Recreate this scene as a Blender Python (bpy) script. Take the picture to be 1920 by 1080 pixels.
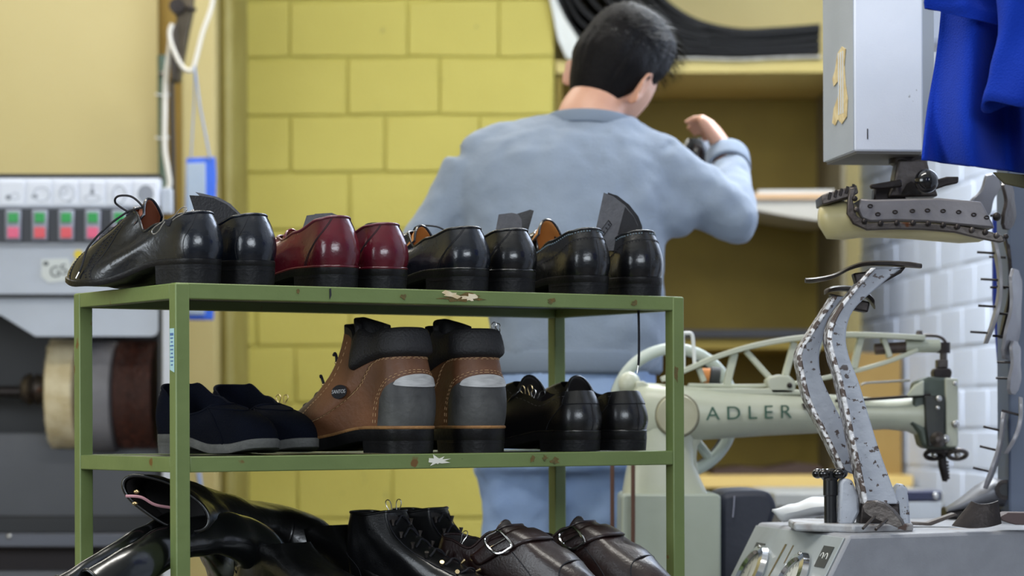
import bpy, bmesh, math, random
from mathutils import Vector, Matrix, noise
random.seed(7)
SC = bpy.context.scene
COL = SC.collection
for o in list(bpy.data.objects):
    bpy.data.objects.remove(o)
PI = math.pi
# ---------------------------------------------------------------- camera
F = 4800.0; HY = 787.0; ROLL = 0.004; HC = 0.90
cam_d = bpy.data.cameras.new('camera'); cam = bpy.data.objects.new('camera', cam_d); COL.objects.link(cam)
cam.location = (0, 0, HC); cam.rotation_euler = (PI/2, ROLL, 0)
cam_d.sensor_width = 36; cam_d.lens = F/1920*36
cam_d.shift_y = (HY-540)/1920; cam_d.clip_start = 0.05; cam_d.clip_end = 60
cam_d.dof.use_dof = True; cam_d.dof.focus_distance = 3.62; cam_d.dof.aperture_fstop = 5.0
SC.camera = cam
# ---------------------------------------------------------------- world and light
SC.view_settings.view_transform = 'Standard'
try: SC.view_settings.look = 'None'
except Exception: pass
SC.view_settings.gamma = 1.0; SC.view_settings.use_curve_mapping = False
SC.view_settings.exposure = 0.0
wd = bpy.data.worlds.new('world'); SC.world = wd; wd.use_nodes = True
bg = wd.node_tree.nodes['Background']; bg.inputs[0].default_value = (0.78, 0.88, 1.0, 1); bg.inputs[1].default_value = 0.22
def area(name, loc, rot, sx, sy, power, col):
    l = bpy.data.lights.new(name, 'AREA'); l.shape = 'RECTANGLE'; l.size = sx; l.size_y = sy
    l.energy = power; l.color = col
    o = bpy.data.objects.new(name, l); COL.objects.link(o); o.location = loc; o.rotation_euler = rot
    return o
DAY = (0.84, 0.92, 1.0); TUBE = (1.0, 0.97, 0.90)
area('ceiling_light', (-1.3, 6.1, 3.05), (0, 0, 0), 1.5, 0.3, 30, TUBE)
area('ceiling_light', (0.9, 5.7, 3.05), (0, 0, 0), 1.5, 0.3, 46, TUBE)
area('ceiling_light', (-0.3, 3.4, 3.05), (0, 0, 0), 1.5, 0.3, 36, TUBE)
area('window_fill_light', (-2.6, 1.9, 1.7), (math.radians(80), 0, math.radians(-60)), 1.9, 1.3, 52, DAY)
area('window_fill_light', (1.0, -0.8, 2.2), (math.radians(68), 0, math.radians(10)), 2.6, 1.2, 95, DAY)
area('window_fill_light', (0.75, 5.6, 2.5), (0, math.radians(-48), 0), 1.2, 0.9, 62, DAY)  # no window here: lamp added inside the room to brighten the white wall

# ---------------------------------------------------------------- helpers
def U(px, py, Z):
    """point of the place that the photograph shows at (px, py), at distance Z"""
    dx = px-960; dy = py-HY
    x = dx-ROLL*dy; y = dy+ROLL*dx
    return Vector((x/F*Z, Z, HC-y/F*Z))
def lin(c):
    return tuple(((v/255)/12.92 if v/255 <= 0.04045 else ((v/255+0.055)/1.055)**2.4) for v in c)+(1,)
MATS = {}
def mat(name, c, c2=None, ns=8.0, rough=0.5, metal=0.0, bump=0.0, bs=60.0, spots=None, spots2=None, coat=0.0, sheen=0.0, nmin=0.35, nmax=0.65, spec=0.5, rvar=0.0, stretch=None, alpha=None, trans=0.0, emit=None):
    if name in MATS: return MATS[name]
    m = bpy.data.materials.new(name); m.use_nodes = True
    nt = m.node_tree; b = nt.nodes['Principled BSDF']; L = nt.links
    b.inputs['Base Color'].default_value = lin(c); b.inputs['Roughness'].default_value = rough
    b.inputs['Metallic'].default_value = metal; b.inputs['Coat Weight'].default_value = coat
    b.inputs['Coat Roughness'].default_value = 0.12
    b.inputs['Specular IOR Level'].default_value = spec
    b.inputs['Sheen Weight'].default_value = sheen
    if trans: b.inputs['Transmission Weight'].default_value = trans
    tc = nt.nodes.new('ShaderNodeTexCoord'); src = tc.outputs['Object']
    if stretch:
        mp = nt.nodes.new('ShaderNodeMapping'); mp.inputs['Scale'].default_value = stretch
        L.new(src, mp.inputs['Vector']); src = mp.outputs['Vector']
    def nz(scale, detail=4.0):
        n = nt.nodes.new('ShaderNodeTexNoise'); n.inputs['Scale'].default_value = scale
        n.inputs['Detail'].default_value = detail; L.new(src, n.inputs['Vector']); return n.outputs['Fac']
    def ramp(fac, a, bb):
        r = nt.nodes.new('ShaderNodeMapRange'); r.inputs[1].default_value = a; r.inputs[2].default_value = bb
        L.new(fac, r.inputs[0]); return r.outputs[0]
    cur = None
    def mixc(fac, ca, cb):
        x = nt.nodes.new('ShaderNodeMix'); x.data_type = 'RGBA'
        L.new(fac, x.inputs[0])
        if isinstance(ca, tuple): x.inputs[6].default_value = ca
        else: L.new(ca, x.inputs[6])
        x.inputs[7].default_value = cb
        return x.outputs[2]
    if c2: cur = mixc(ramp(nz(ns), nmin, nmax), lin(c), lin(c2))
    for s in (spots, spots2):
        if s: cur = mixc(ramp(nz(s[1], 3.0), s[2], s[2]+0.03), cur if cur else lin(c), lin(s[0]))
    if cur: L.new(cur, b.inputs['Base Color'])
    if rvar:
        r = nt.nodes.new('ShaderNodeMapRange'); L.new(nz(ns*2.3), r.inputs[0])
        r.inputs[1].default_value = 0.3; r.inputs[2].default_value = 0.7
        r.inputs[3].default_value = max(0.03, rough-rvar); r.inputs[4].default_value = rough+rvar
        L.new(r.outputs[0], b.inputs['Roughness'])
    if bump:
        bn = nt.nodes.new('ShaderNodeBump'); bn.inputs['Strength'].default_value = bump; bn.inputs['Distance'].default_value = 0.004
        L.new(nz(bs, 5.0), bn.inputs['Height']); L.new(bn.outputs[0], b.inputs['Normal'])
        if coat: L.new(bn.outputs[0], b.inputs['Coat Normal'])
    MATS[name] = m
    return m

class MB:
    def __init__(s): s.v = []; s.f = []
    def add(s, vs, fs):
        k = len(s.v); s.v += [Vector(p) for p in vs]; s.f += [tuple(i+k for i in f) for f in fs]; return s
    def box(s, c, sz, R=None):
        vs = []
        for i in (-1, 1):
            for j in (-1, 1):
                for k in (-1, 1):
                    p = Vector((i*sz[0]/2, j*sz[1]/2, k*sz[2]/2))
                    if R: p = R @ p
                    vs.append(Vector(c)+p)
        return s.add(vs, [(0, 1, 3, 2), (4, 6, 7, 5), (0, 4, 5, 1), (2, 3, 7, 6), (0, 2, 6, 4), (1, 5, 7, 3)])
    def box2(s, a, b):
        a = Vector(a); b = Vector(b); return s.box((a+b)/2, [abs(x) for x in (b-a)])
    def hexa(s, bot, top):
        return s.add(list(bot)+list(top), [(3, 2, 1, 0), (4, 5, 6, 7)]+[(i, (i+1) % 4, (i+1) % 4+4, i+4) for i in range(4)])
    def loft(s, rings, cap=True, closed=False):
        n = len(rings[0]); vs = [p for r in rings for p in r]; fs = []
        R = len(rings)
        for i in range(R if closed else R-1):
            for j in range(n):
                a = i*n+j; b = i*n+(j+1) % n; c = ((i+1) % R)*n+(j+1) % n; d = ((i+1) % R)*n+j
                fs.append((a, b, c, d))
        if cap and not closed:
            fs.append(tuple(range(n-1, -1, -1))); fs.append(tuple((R-1)*n+j for j in range(n)))
        return s.add(vs, fs)
    def tube(s, pts, r, n=10, cap=True, closed=False, flat=1.0, up=None):
        pts = [Vector(p) for p in pts]; m = len(pts)
        rr = r if isinstance(r, (list, tuple)) else [r]*m
        rings = []; prev = None
        for i, p in enumerate(pts):
            if closed: t = pts[(i+1) % m]-pts[i-1]
            else: t = pts[min(i+1, m-1)]-pts[max(i-1, 0)]
            if t.length < 1e-9: t = Vector((0, 0, 1))
            t.normalize()
            if prev is None:
                u0 = Vector(up) if up else (Vector((0, 0, 1)) if abs(t.z) < 0.9 else Vector((0, 1, 0)))
                a = t.cross(u0).normalized()
            else:
                a = prev-t*prev.dot(t)
                a = a.normalized() if a.length > 1e-6 else prev
            prev = a; b = t.cross(a)
            rings.append([p+(a*math.cos(q)*flat+b*math.sin(q))*rr[i] for q in [2*PI*j/n for j in range(n)]])
        return s.loft(rings, cap, closed)
    def lathe(s, prof, M=None, n=32, cap=True):
        M = M or Matrix(); rings = [[M @ Vector((r*math.cos(2*PI*j/n), r*math.sin(2*PI*j/n), z)) for j in range(n)] for r, z in prof]
        return s.loft(rings, cap)
    def prism(s, poly, d):
        """poly: points; d: extrusion vector"""
        n = len(poly); d = Vector(d)
        vs = [Vector(p) for p in poly]+[Vector(p)+d for p in poly]
        return s.add(vs, [tuple(range(n-1, -1, -1)), tuple(range(n, 2*n))]+[(i, (i+1) % n, (i+1) % n+n, i+n) for i in range(n)])
    def slab(s, px, Z, th):
        return s.prism([U(x, y, Z) for x, y in px], (0, th, 0))
    def grid(s, fn, nu, nv, cu=False):
        vs = []; fs = []
        for j in range(nv+1):
            for i in range(nu if cu else nu+1): vs.append(fn(i/nu, j/nv))
        w = nu if cu else nu+1
        for j in range(nv):
            for i in range(nu):
                a = j*w+i; b = j*w+(i+1) % w
                fs.append((a, b, b+w, a+w))
        return s.add(vs, fs)
    def ball(s, c, r, n=16, sc=(1, 1, 1)):
        M = Matrix.Translation(Vector(c)) @ Matrix.Diagonal((*sc, 1))
        return s.lathe([(r*math.sin(PI*k/(n//2)) if 0 < k < n//2 else r*0.01, -r*math.cos(PI*k/(n//2))) for k in range(n//2+1)], M, n)

def thing(name, label, cat, loc=(0, 0, 0), rz=0.0, group=None):
    o = bpy.data.objects.new(name, None); COL.objects.link(o); o.empty_display_size = 0.05
    o.location = loc; o.rotation_euler = (0, 0, rz); tag(o, label, cat, group); return o
def tag(o, label, cat, group=None):
    o['label'] = label; o['category'] = cat
    if group: o['group'] = group
    return o
def part(name, mb, m, parent=None, smooth=True, bev=0.0, world=True, label=None, kind=None, base=None, sub=0, solid=0.0, ang=35, mods=None, smf=0):
    """one mesh object; world=True: the builder holds world coordinates, moved into the thing's frame"""
    me = bpy.data.meshes.new(name)
    off = Vector((0, 0, 0))
    if world:
        p = parent
        while p is not None: off += Vector(p.location); p = p.parent
        if base is not None: off = Vector(base)
    me.from_pydata([tuple(v-off) for v in mb.v], [], mb.f); me.validate()
    me.materials.append(m)
    bm = bmesh.new(); bm.from_mesh(me)
    bmesh.ops.remove_doubles(bm, verts=bm.verts, dist=1e-6)
    bmesh.ops.recalc_face_normals(bm, faces=bm.faces); bm.to_mesh(me); bm.free()
    o = bpy.data.objects.new(name, me); COL.objects.link(o)
    if parent is not None: o.parent = parent
    elif world: o.location = off
    if smooth:
        me.polygons.foreach_set('use_smooth', [True]*len(me.polygons))
        if not sub: me.set_sharp_from_angle(angle=math.radians(ang))
    if bev:
        b = o.modifiers.new('bevel', 'BEVEL'); b.width = bev; b.segments = 2; b.limit_method = 'ANGLE'; b.angle_limit = math.radians(40)
    if solid:
        b = o.modifiers.new('solid', 'SOLIDIFY'); b.thickness = solid; b.offset = 0
    if sub:
        b = o.modifiers.new('sub', 'SUBSURF'); b.levels = sub; b.render_levels = sub
    if mods: mods(o)
    if label: o['label'] = label
    if kind: o['kind'] = kind
    return o
def struct(name, mb, m, parent=None, **k):
    o = part(name, mb, m, parent, **k)
    if parent is None: o['kind'] = 'structure'
    return o
def catmull(pts, n=6, closed=False):
    pts = [Vector(p) for p in pts]; m = len(pts); out = []
    rng = range(m if closed else m-1)
    for i in rng:
        p0 = pts[i-1] if (i > 0 or closed) else pts[0]; p1 = pts[i]; p2 = pts[(i+1) % m]
        p3 = pts[(i+2) % m] if (i+2 < m or closed) else pts[-1]
        for k in range(n):
            t = k/n
            out.append(0.5*((2*p1)+(p2-p0)*t+(2*p0-5*p1+4*p2-p3)*t*t+(3*p1-p0-3*p2+p3)*t**3))
    if not closed: out.append(pts[-1])
    return out
def tab(t, pts):
    if t <= pts[0][0]: return pts[0][1]
    for (a, x), (b, y) in zip(pts, pts[1:]):
        if t <= b:
            k = (t-a)/(b-a); k = k*k*(3-2*k); return x+(y-x)*k
    return pts[-1][1]
def sst(a, b, t):
    k = max(0.0, min(1.0, (t-a)/(b-a))); return k*k*(3-2*k)
def text_mb(body, size, depth, M):
    """lettering as geometry, laid in the frame M (x right, y up)"""
    cu = bpy.data.curves.new('txt', 'FONT'); cu.body = body; cu.size = size; cu.extrude = depth/2; cu.align_x = 'CENTER'; cu.align_y = 'CENTER'
    o = bpy.data.objects.new('txt', cu); COL.objects.link(o)
    dg = bpy.context.evaluated_depsgraph_get(); me = o.evaluated_get(dg).to_mesh()
    mb = MB(); mb.add([M @ v.co for v in me.vertices], [tuple(p.vertices) for p in me.polygons])
    o.evaluated_get(dg).to_mesh_clear(); bpy.data.objects.remove(o); bpy.data.curves.remove(cu)
    return mb
def face_M(p, sx=1.0):
    """frame for a print on a surface that faces the camera side (normal -Y)"""
    return Matrix.Translation(p) @ Matrix.Rotation(PI/2, 4, 'X')

# ---------------------------------------------------------------- materials
M_yellow = mat('yellow_paint', (185, 173, 82), (177, 165, 75), 2.2, rough=0.6, bump=0.5, bs=90, spots=((150, 142, 70), 26, 0.73))
M_mortar = mat('yellow_mortar', (172, 162, 79), (178, 168, 82), 6, rough=0.8, bump=0.6, bs=140)
M_cream = mat('cream_plaster', (190, 176, 126), (186, 172, 120), 1.5, rough=0.7, bump=0.15, bs=60)
M_cream2 = mat('cream_board', (182, 168, 116), (172, 156, 100), 2.5, rough=0.6, stretch=(1, 1, 0.3))
M_olive = mat('olive_paint', (150, 140, 78), (134, 122, 58), 5, rough=0.6)
M_white = mat('white_paint', (214, 224, 246), (204, 215, 238), 3, rough=0.55, bump=0.3, bs=120)
M_wmortar = mat('white_mortar', (182, 192, 212), (196, 205, 224), 5, rough=0.8)
M_floor = mat('floor_screed', (104, 98, 92), (88, 83, 78), 3, rough=0.6)
M_ceil = mat('ceiling_paint', (225, 222, 212), rough=0.8)
M_green = mat('green_enamel', (113, 129, 76), (102, 118, 68), 7, rough=0.42, bump=0.25, bs=35, spots=((108, 76, 34), 22, 0.685), spots2=((30, 28, 30), 34, 0.74), nmin=.3, nmax=.7)
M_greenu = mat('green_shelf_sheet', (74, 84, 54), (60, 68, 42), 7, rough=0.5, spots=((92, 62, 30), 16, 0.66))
M_paper = mat('torn_paper', (232, 218, 190), (214, 190, 150), 60, rough=0.9)
M_rust = mat('rust_patch', (112, 86, 44), (84, 84, 50), 90, rough=0.9, bump=.4, bs=200)
def leather(name, c, c2, rough=0.27, bump=0.12, bs=130, coat=0.35, ns=14):
    return mat(name, c, c2, ns, rough=rough, bump=bump, bs=bs, coat=coat, rvar=0.07)
M_black = leather('black_leather', (15, 16, 20), (10, 10, 13))
M_black2 = leather('black_grain_leather', (15, 15, 17), (10, 10, 12), rough=0.33, bump=0.07, bs=420)
M_blackdull = mat('black_worn_leather', (30, 31, 34), (20, 20, 22), 12, rough=0.5, bump=0.25, bs=150)
M_navyl = leather('blue_black_leather', (17, 23, 34), (12, 14, 20), rough=0.26)
M_burg = leather('burgundy_leather', (98, 14, 32), (46, 10, 22), rough=0.25, ns=9)
M_tan = mat('tan_lining', (176, 118, 58), (150, 94, 42), 12, rough=0.55, bump=0.1)
M_brownl = mat('brown_lining', (118, 66, 44), (96, 50, 32), 12, rough=0.6)
M_dline = mat('dark_lining', (34, 30, 30), rough=0.7)
M_rubber = mat('black_rubber', (24, 24, 27), (18, 18, 20), 20, rough=0.5, spec=.2, bump=0.25, bs=160, spots=((84, 52, 44), 24, 0.74))
M_edge = mat('sole_edge', (26, 25, 26), (18, 17, 18), 24, rough=0.4, spec=.25, bump=0.15, bs=200)
M_lace = mat('black_lace', (20, 20, 28), rough=0.7, bump=.5, bs=700)
M_navy = mat('navy_felt', (12, 16, 29), (8, 11, 21), 8, rough=0.95, bump=0.5, bs=500, spec=.1)
M_greyrub = mat('grey_rubber_sole', (96, 96, 94), (78, 78, 76), 30, rough=0.75, bump=0.3, bs=200)
M_brown = mat('brown_nubuck', (122, 78, 48), (60, 36, 20), 8, rough=0.55, bump=0.2, bs=150, nmin=.3, nmax=.7)
M_brownd = mat('dark_brown_nubuck', (98, 66, 38), (70, 44, 24), 9, rough=0.55, bump=0.25, bs=150)
M_counter = mat('worn_grey_counter', (52, 52, 52), (84, 84, 82), 16, rough=0.55, bump=0.3, bs=80)
M_reflect = mat('silver_patch', (176, 176, 176), (150, 150, 150), 40, rough=0.4, stretch=(1, 1, 6))
M_collar = mat('padded_collar', (26, 24, 26), (20, 18, 20), 20, rough=0.6, bump=0.4, bs=300)
M_thread = mat('pale_thread', (186, 150, 110), rough=0.8)
M_welt = mat('tan_welt', (150, 108, 62), (118, 80, 44), 40, rough=0.7, bump=0.4, bs=200)
M_oxblood = leather('oxblood_leather', (34, 17, 16), (22, 12, 12), rough=0.38, bump=0.12, bs=300, coat=0.15)
M_pink = mat('pink_lining', (190, 140, 146), rough=0.7)
M_steel = mat('bright_steel', (196, 194, 190), rough=0.25, metal=1.0)
M_brass = mat('brass_wire', (200, 176, 130), rough=0.28, metal=1.0)
M_chrome = mat('chrome', (220, 222, 226), rough=0.12, metal=1.0)
M_iron = mat('bare_iron', (104, 98, 94), (74, 66, 62), 14, rough=0.42, metal=0.8, bump=0.3, bs=90, spots=((96, 58, 34), 20, 0.68))
M_iron2 = mat('dark_iron', (62, 56, 54), (42, 38, 38), 14, rough=0.45, metal=0.7, bump=0.3, bs=90)
M_chip = mat('chipped_grey_enamel', (172, 177, 187), (160, 164, 174), 6, rough=0.4, bump=0.3, bs=60, spots=((72, 58, 54), 105, 0.635), spots2=((74, 60, 56), 50, 0.68))
M_chipedge = mat('worn_iron_edge', (82, 68, 60), (208, 206, 206), 95, rough=0.4, metal=0.3, bump=0.4, bs=60, nmin=.46, nmax=.54)
M_hammer = mat('grey_hammer_enamel', (146, 147, 152), (138, 139, 144), 30, rough=0.5, bump=0.16, bs=330, spots=((58, 46, 40), 48, 0.715), spots2=((130, 104, 70), 9, 0.75))
M_panel = mat('grey_panel_enamel', (160, 166, 168), (150, 156, 156), 6, rough=0.4, bump=0.1, spots=((120, 116, 100), 13, 0.70))
M_housing = mat('pale_hammer_enamel', (228, 232, 244), (220, 225, 238), 8, rough=0.45, bump=0.10, bs=420, spots=((92, 84, 80), 34, 0.71))
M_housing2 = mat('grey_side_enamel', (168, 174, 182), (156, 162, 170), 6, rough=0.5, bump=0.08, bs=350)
M_fin = mat('finisher_grey', (190, 196, 206), (184, 190, 200), 9, rough=0.45, bump=0.1, bs=200)
M_find = mat('finisher_dark', (34, 35, 38), rough=0.5)
M_finm = mat('finisher_inside', (92, 94, 100), (80, 82, 88), 3, rough=0.5)
M_mgreen = mat('machine_green_grey', (188, 190, 172), (178, 182, 162), 9, rough=0.36, bump=0.12, bs=60, spots=((120, 108, 84), 26, 0.73))
M_mdark = mat('machine_dark_green', (84, 94, 84), (56, 62, 56), 9, rough=0.35, bump=0.15, metal=0.2)
M_mcream = mat('machine_cream', (176, 174, 150), (160, 156, 130), 18, rough=0.5)
# ================================================================ THE ROOM
YW = 7.6
mb = MB().box2((-3.6, -1.5, -0.12), (3.2, 9.0, 0)); struct('floor', mb, M_floor)
mb = MB().box2((-3.6, 1.2, 3.1), (3.2, 9.0, 3.2)); struct('ceiling', mb, M_ceil)
# yellow block wall: mortar bed and single blocks
XL = U(440, 600, YW).x; XR = U(1041, 600, YW).x
wb = struct('wall_back', MB().box2((XL, YW+0.006, 0), (XR, YW+0.72, 3.1)), M_mortar, smooth=False)
cw = 108.0/F*YW; zj = U(740, 108, YW).z
joints = {0: [544, 766, 937], 1: [653, 826], 2: [545, 722, 900], 3: [655, 836], 4: [560, 735, 925], 5: [480, 655, 840], 6: [552, 730, 905], 7: [640, 822, 985], 8: [556, 733, 912], -1: [620, 812], -2: [548, 740, 930], -3: [650, 835]}
rows = int(zj/cw)+1
for r in range(-11, rows+1):
    zt = zj+cw - (r)*cw   # top of row r: row 0 lies above the joint at y=108
    js = joints.get(r, [552 if r % 2 else 640, 735 if r % 2 else 820, 915 if r % 2 else 1000])
    ex = [XL]+[U(j, 600, YW).x for j in js]+[XR]
    z0 = zt-cw
    if z0 > 3.1 or zt < 0.02: continue
    zt2 = min(zt, 3.1); z0 = max(z0, 0.0)
    if zt2-z0 < 0.03: continue
    for a, b in zip(ex, ex[1:]):
        g = 0.0030; pr = random.uniform(0, 0.002)
        mb = MB(); c = Vector(((a+b)/2, YW+0.03-pr, (z0+zt2)/2)); hx = (b-a)/2-g; hz = (zt2-z0)/2-g
        q = [Vector((c.x+sx*hx+random.uniform(-.003, .003), 0, c.z+sz*hz+random.uniform(-.003, .003))) for sx, sz in ((-1, -1), (1, -1), (1, 1), (-1, 1))]
        mb.hexa([Vector((p.x, YW+0.06, p.z)) for p in q], [Vector((p.x, YW-pr, p.z)) for p in q])
        part('block', mb, M_yellow, wb, bev=0.004)
# right wall of white bricks, running obliquely
WR0 = Vector((1.115, 8.4, 0)); WD = Vector((0.0917, -1, 0)).normalized(); WN = Vector((-WD.y*-1, 0, 0))
WNrm = Vector((-1, -0.0917, 0)).normalized()
mb = MB(); a = WR0-WNrm*0.0; b = WR0+WD*5.4-WNrm*0.0
mb.prism([a, b, b-WNrm*0.2, a-WNrm*0.2], (0, 0, 3.1)); wr = struct('wall_right', mb, M_wmortar, smooth=False)
ch = 0.1128; z_0 = HC+0.195-7*ch
Rw = Matrix((WD, WNrm, Vector((0, 0, 1)))).transposed()
bm_mesh = None
for r in range(0, 27):
    z = z_0+r*ch
    off = 0.125 if r % 2 else 0.0
    for k in range(-1, 13):
        s0 = off+k*0.25; s1 = s0+0.25
        if s1 < 0.03 or s0 > 2.6: continue
        s0 = max(s0, 0.002)
        if z < 0.62 or z > 1.9: continue
        if s1-s0 < 0.22:
            part('brick', MB().box(WR0+WD*((s0+s1)/2)+Vector((0, 0, z+ch/2))-WNrm*0.012, ((s1-s0)-0.008, 0.03, ch-0.008), Rw), M_white, wr, bev=0.003)
            continue
        if bm_mesh is None:
            o = part('brick', MB().box((0, 0, 0), (0.242, 0.03, ch-0.008)), M_white, wr, bev=0.004); bm_mesh = o
        else:
            o = bm_mesh.copy(); COL.objects.link(o); o.parent = wr
        o.location = WR0+WD*((s0+s1)/2)+Vector((0, 0, z+ch/2))-WNrm*(0.012+random.uniform(-.002, .002)); o.rotation_euler = Rw.to_euler()
# plain plaster above the bricks and on towards the camera
struct('wall_right', MB().prism([WR0+WNrm*0.002+WD*s for s in (0, 5.4)]+[WR0-WNrm*0.01+WD*s for s in (5.4, 0)], (0, 0, 0.60)), M_white)
o = struct('wall_right', MB().prism([p+Vector((0, 0, 2.0)) for p in [WR0+WNrm*0.002+WD*s for s in (0, 5.4)]+[WR0-WNrm*0.01+WD*s for s in (5.4, 0)]], (0, 0, 1.1)), M_white)
# alcove behind the man: pale plaster back
ZA = 8.25
struct('wall_alcove', MB().box2((XR-0.02, ZA, 0), (1.5, ZA+0.15, 3.1)), mat('cream_alcove', (220, 204, 144), (214, 196, 134), 1.5, rough=.7), smooth=False)
# left wall (pale), pilasters
ZL = 7.2
xl = U(297, 300, ZL).x
struct('wall_left', MB().box2((-3.4, ZL, 0), (xl, ZL+0.2, 3.1)), M_cream, smooth=False)
struct('trim_1', MB().box2((xl-0.01, ZL+0.06, 0), (U(345, 300, ZL).x, ZL+0.25, 3.1)), mat('ochre_board', (176, 146, 66), (160, 130, 54), 3, rough=.6), smooth=False)
struct('trim_2', MB().box2((U(340, 300, 7.1).x, 7.1, 0), (U(404, 300, 7.1).x, 7.3, 3.1)), M_cream2, bev=0.006)
struct('trim_3', MB().box2((U(401, 300, 7.2).x, 7.25, 0), (U(418, 300, 7.2).x, 7.5, 3.1)), mat('olive_groove', (128, 112, 38), rough=.7), smooth=False)
struct('trim_4', MB().box2((U(414, 300, 7.25).x, 7.2, 0), (U(441, 300, 7.25).x, 7.62, 3.1)), M_olive, bev=0.02)
struct('wall_side', MB().box2((-3.6, 1.2, 0), (-3.4, 7.4, 3.1)), M_cream, smooth=False)

# ---- shelves of the alcove (one built-in shelf unit)
M_shelf = mat('shelf_board_cream', (200, 184, 118), (186, 168, 98), 5, rough=0.6, stretch=(.3, 1, 1))
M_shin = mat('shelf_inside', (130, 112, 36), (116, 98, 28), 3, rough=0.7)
su = thing('wall_shelf', 'tall yellow-brown built-in shelf unit in the alcove beyond the man', 'shelf', (0.6, ZA-0.3, 0))
x0 = XR+0.004; x1 = 0.998
def zat(py, Z): return U(1300, py, Z).z
part('shelf_board', MB().box2((x0, YW, zat(137, YW)), (x1, ZA-0.005, zat(112, YW))), M_shelf, su, bev=0.003, label='cream top board')
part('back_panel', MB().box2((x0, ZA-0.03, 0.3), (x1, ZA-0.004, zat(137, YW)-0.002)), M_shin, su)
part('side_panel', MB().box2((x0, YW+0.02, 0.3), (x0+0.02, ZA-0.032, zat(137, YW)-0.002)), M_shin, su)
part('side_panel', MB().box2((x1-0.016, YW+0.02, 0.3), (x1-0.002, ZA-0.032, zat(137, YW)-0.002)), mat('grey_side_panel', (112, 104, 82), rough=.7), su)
part('shelf_board', MB().box2((U(1235, 360, YW).x, YW+0.02, zat(373, YW)), (x1-0.03, ZA-0.035, zat(362, YW))), mat('pale_board_edge', (206, 170, 130), rough=.6), su, bev=0.002)
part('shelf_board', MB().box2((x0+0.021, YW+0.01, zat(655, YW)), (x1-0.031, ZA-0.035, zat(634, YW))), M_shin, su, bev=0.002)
part('edge_strip', MB().box2((x0+0.021, YW-0.006, zat(633, YW)), (x1-0.031, YW+0.06, zat(618, YW))), mat('black_strip', (24, 24, 28), rough=.5), su)
part('shelf_board', MB().box2((x0+0.021, YW-0.1, zat(915, YW-.1)), (U(1712, 900, YW-0.1).x, ZA-0.035, zat(893, YW-.1))), mat('beech_board', (214, 184, 112), (204, 172, 98), 4, rough=.5, stretch=(.3, 1, 1)), su, bev=0.002)
part('brown_fill_panel', MB().box2((x1+0.002, YW+0.05, 0.3), (U(1690, 800, YW+.05).x, YW+0.10, zat(662, YW))), mat('brown_fill', (150, 122, 66), (134, 106, 54), 3, rough=.7), su)  # panel added to stand in for a blurred brown tone beside the unit
# white sheets on the pale board
o = part('white_board_stack', MB().box2((U(1420, 350, YW+.05).x, YW+0.03, zat(361.5, YW)), (x1-0.035, YW+0.4, zat(355, YW))), mat('white_laminate', (210, 210, 206), rough=.4), None, base=(0.9, YW+.2, zat(361, YW)))
tag(o, 'thin white sheets lying on the upper shelf right of the man’s elbow', 'board')
pr = [(1400, 374), (1560, 374), (1560, 414), (1535, 413), (1490, 407), (1440, 398), (1400, 390)]
o = part('curved_sheet', MB().prism([U(x, y, YW+0.04) for x, y in pr], (0, 0.4, 0)), mat('grey_laminate', (186, 182, 172), rough=.5), None, base=U(1480, 390, YW+.2))
tag(o, 'pale curved sheet tucked right under the upper shelf board', 'sheet')
# dark odds on the lower shelf
o = part('leather_offcut', MB().prism([U(x, y, YW+0.1) for x, y in [(1335, 893), (1340, 880), (1390, 874), (1440, 878), (1500, 868), (1535, 872), (1555, 893)]], (0, 0.25, 0)), mat('dark_offcut', (52, 34, 28), rough=.6), None, base=U(1440, 892, YW+.2))
tag(o, 'dark brown leather offcut lying on the beech board behind the sewing machine', 'leather')

# ---- black rubber / leather sheets lying on top of the shelf
M_sheet = mat('black_sheet', (14, 14, 16), (9, 9, 10), 5, rough=0.5, spec=.2, bump=0.1, bs=30)
def ribbon(pts, Z, depth, th, m, nm):
    c = catmull([U(x, y, Z) for x, y in pts], 8)
    mb = MB(); top = []; bot = []
    for i, p in enumerate(c):
        t = (c[min(i+1, len(c)-1)]-c[max(i-1, 0)]).normalized(); n = Vector((-t.z, 0, t.x))
        top.append(p+n*th/2); bot.append(p-n*th/2)
    mb.loft([[a, a+Vector((0, depth, 0)), b+Vector((0, depth, 0)), b] for a, b in zip(top, bot)])
    return mb
SH = [([(1538, 50), (1460, 56), (1385, 58), (1310, 42), (1255, 10), (1222, -25), (1190, -70)], 'uppermost black rubber sheet, curling up out of the shelf pile', .018),
      ([(1538, 58), (1450, 66), (1370, 68), (1290, 56), (1225, 25), (1180, -15), (1150, -60)], 'second black rubber sheet from the top of the shelf pile', .012),
      ([(1538, 69), (1450, 78), (1360, 78), (1270, 68), (1195, 40), (1140, 0), (1105, -50)], 'middle black rubber sheet of the pile on the shelf', .012),
      ([(1538, 82), (1440, 89), (1340, 88), (1240, 82), (1160, 62), (1095, 20), (1060, -40)], 'fourth black rubber sheet of the shelf pile, bending up behind the head', .014),
      ([(1538, 94), (1430, 99), (1330, 99), (1230, 98), (1140, 90), (1075, 55), (1043, -20)], 'lowest black rubber sheet of the shelf pile', .014)]
SH += [([(1330, 52), (1290, 46), (1238, 16), (1203, -20), (1170, -65)], 'black rubber sheet tucked between the two uppermost curling sheets', .010),
       ([(1330, 73), (1280, 62), (1212, 32), (1162, -8), (1128, -55)], 'black rubber sheet tucked between the second and middle curling sheets', .010),
       ([(1330, 83), (1260, 76), (1178, 52), (1118, 10), (1082, -45)], 'black rubber sheet tucked between the middle and fourth curling sheets', .010),
       ([(1330, 94), (1240, 90), (1150, 76), (1086, 38), (1052, -30)], 'black rubber sheet tucked between the fourth and lowest curling sheets', .010)]
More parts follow.
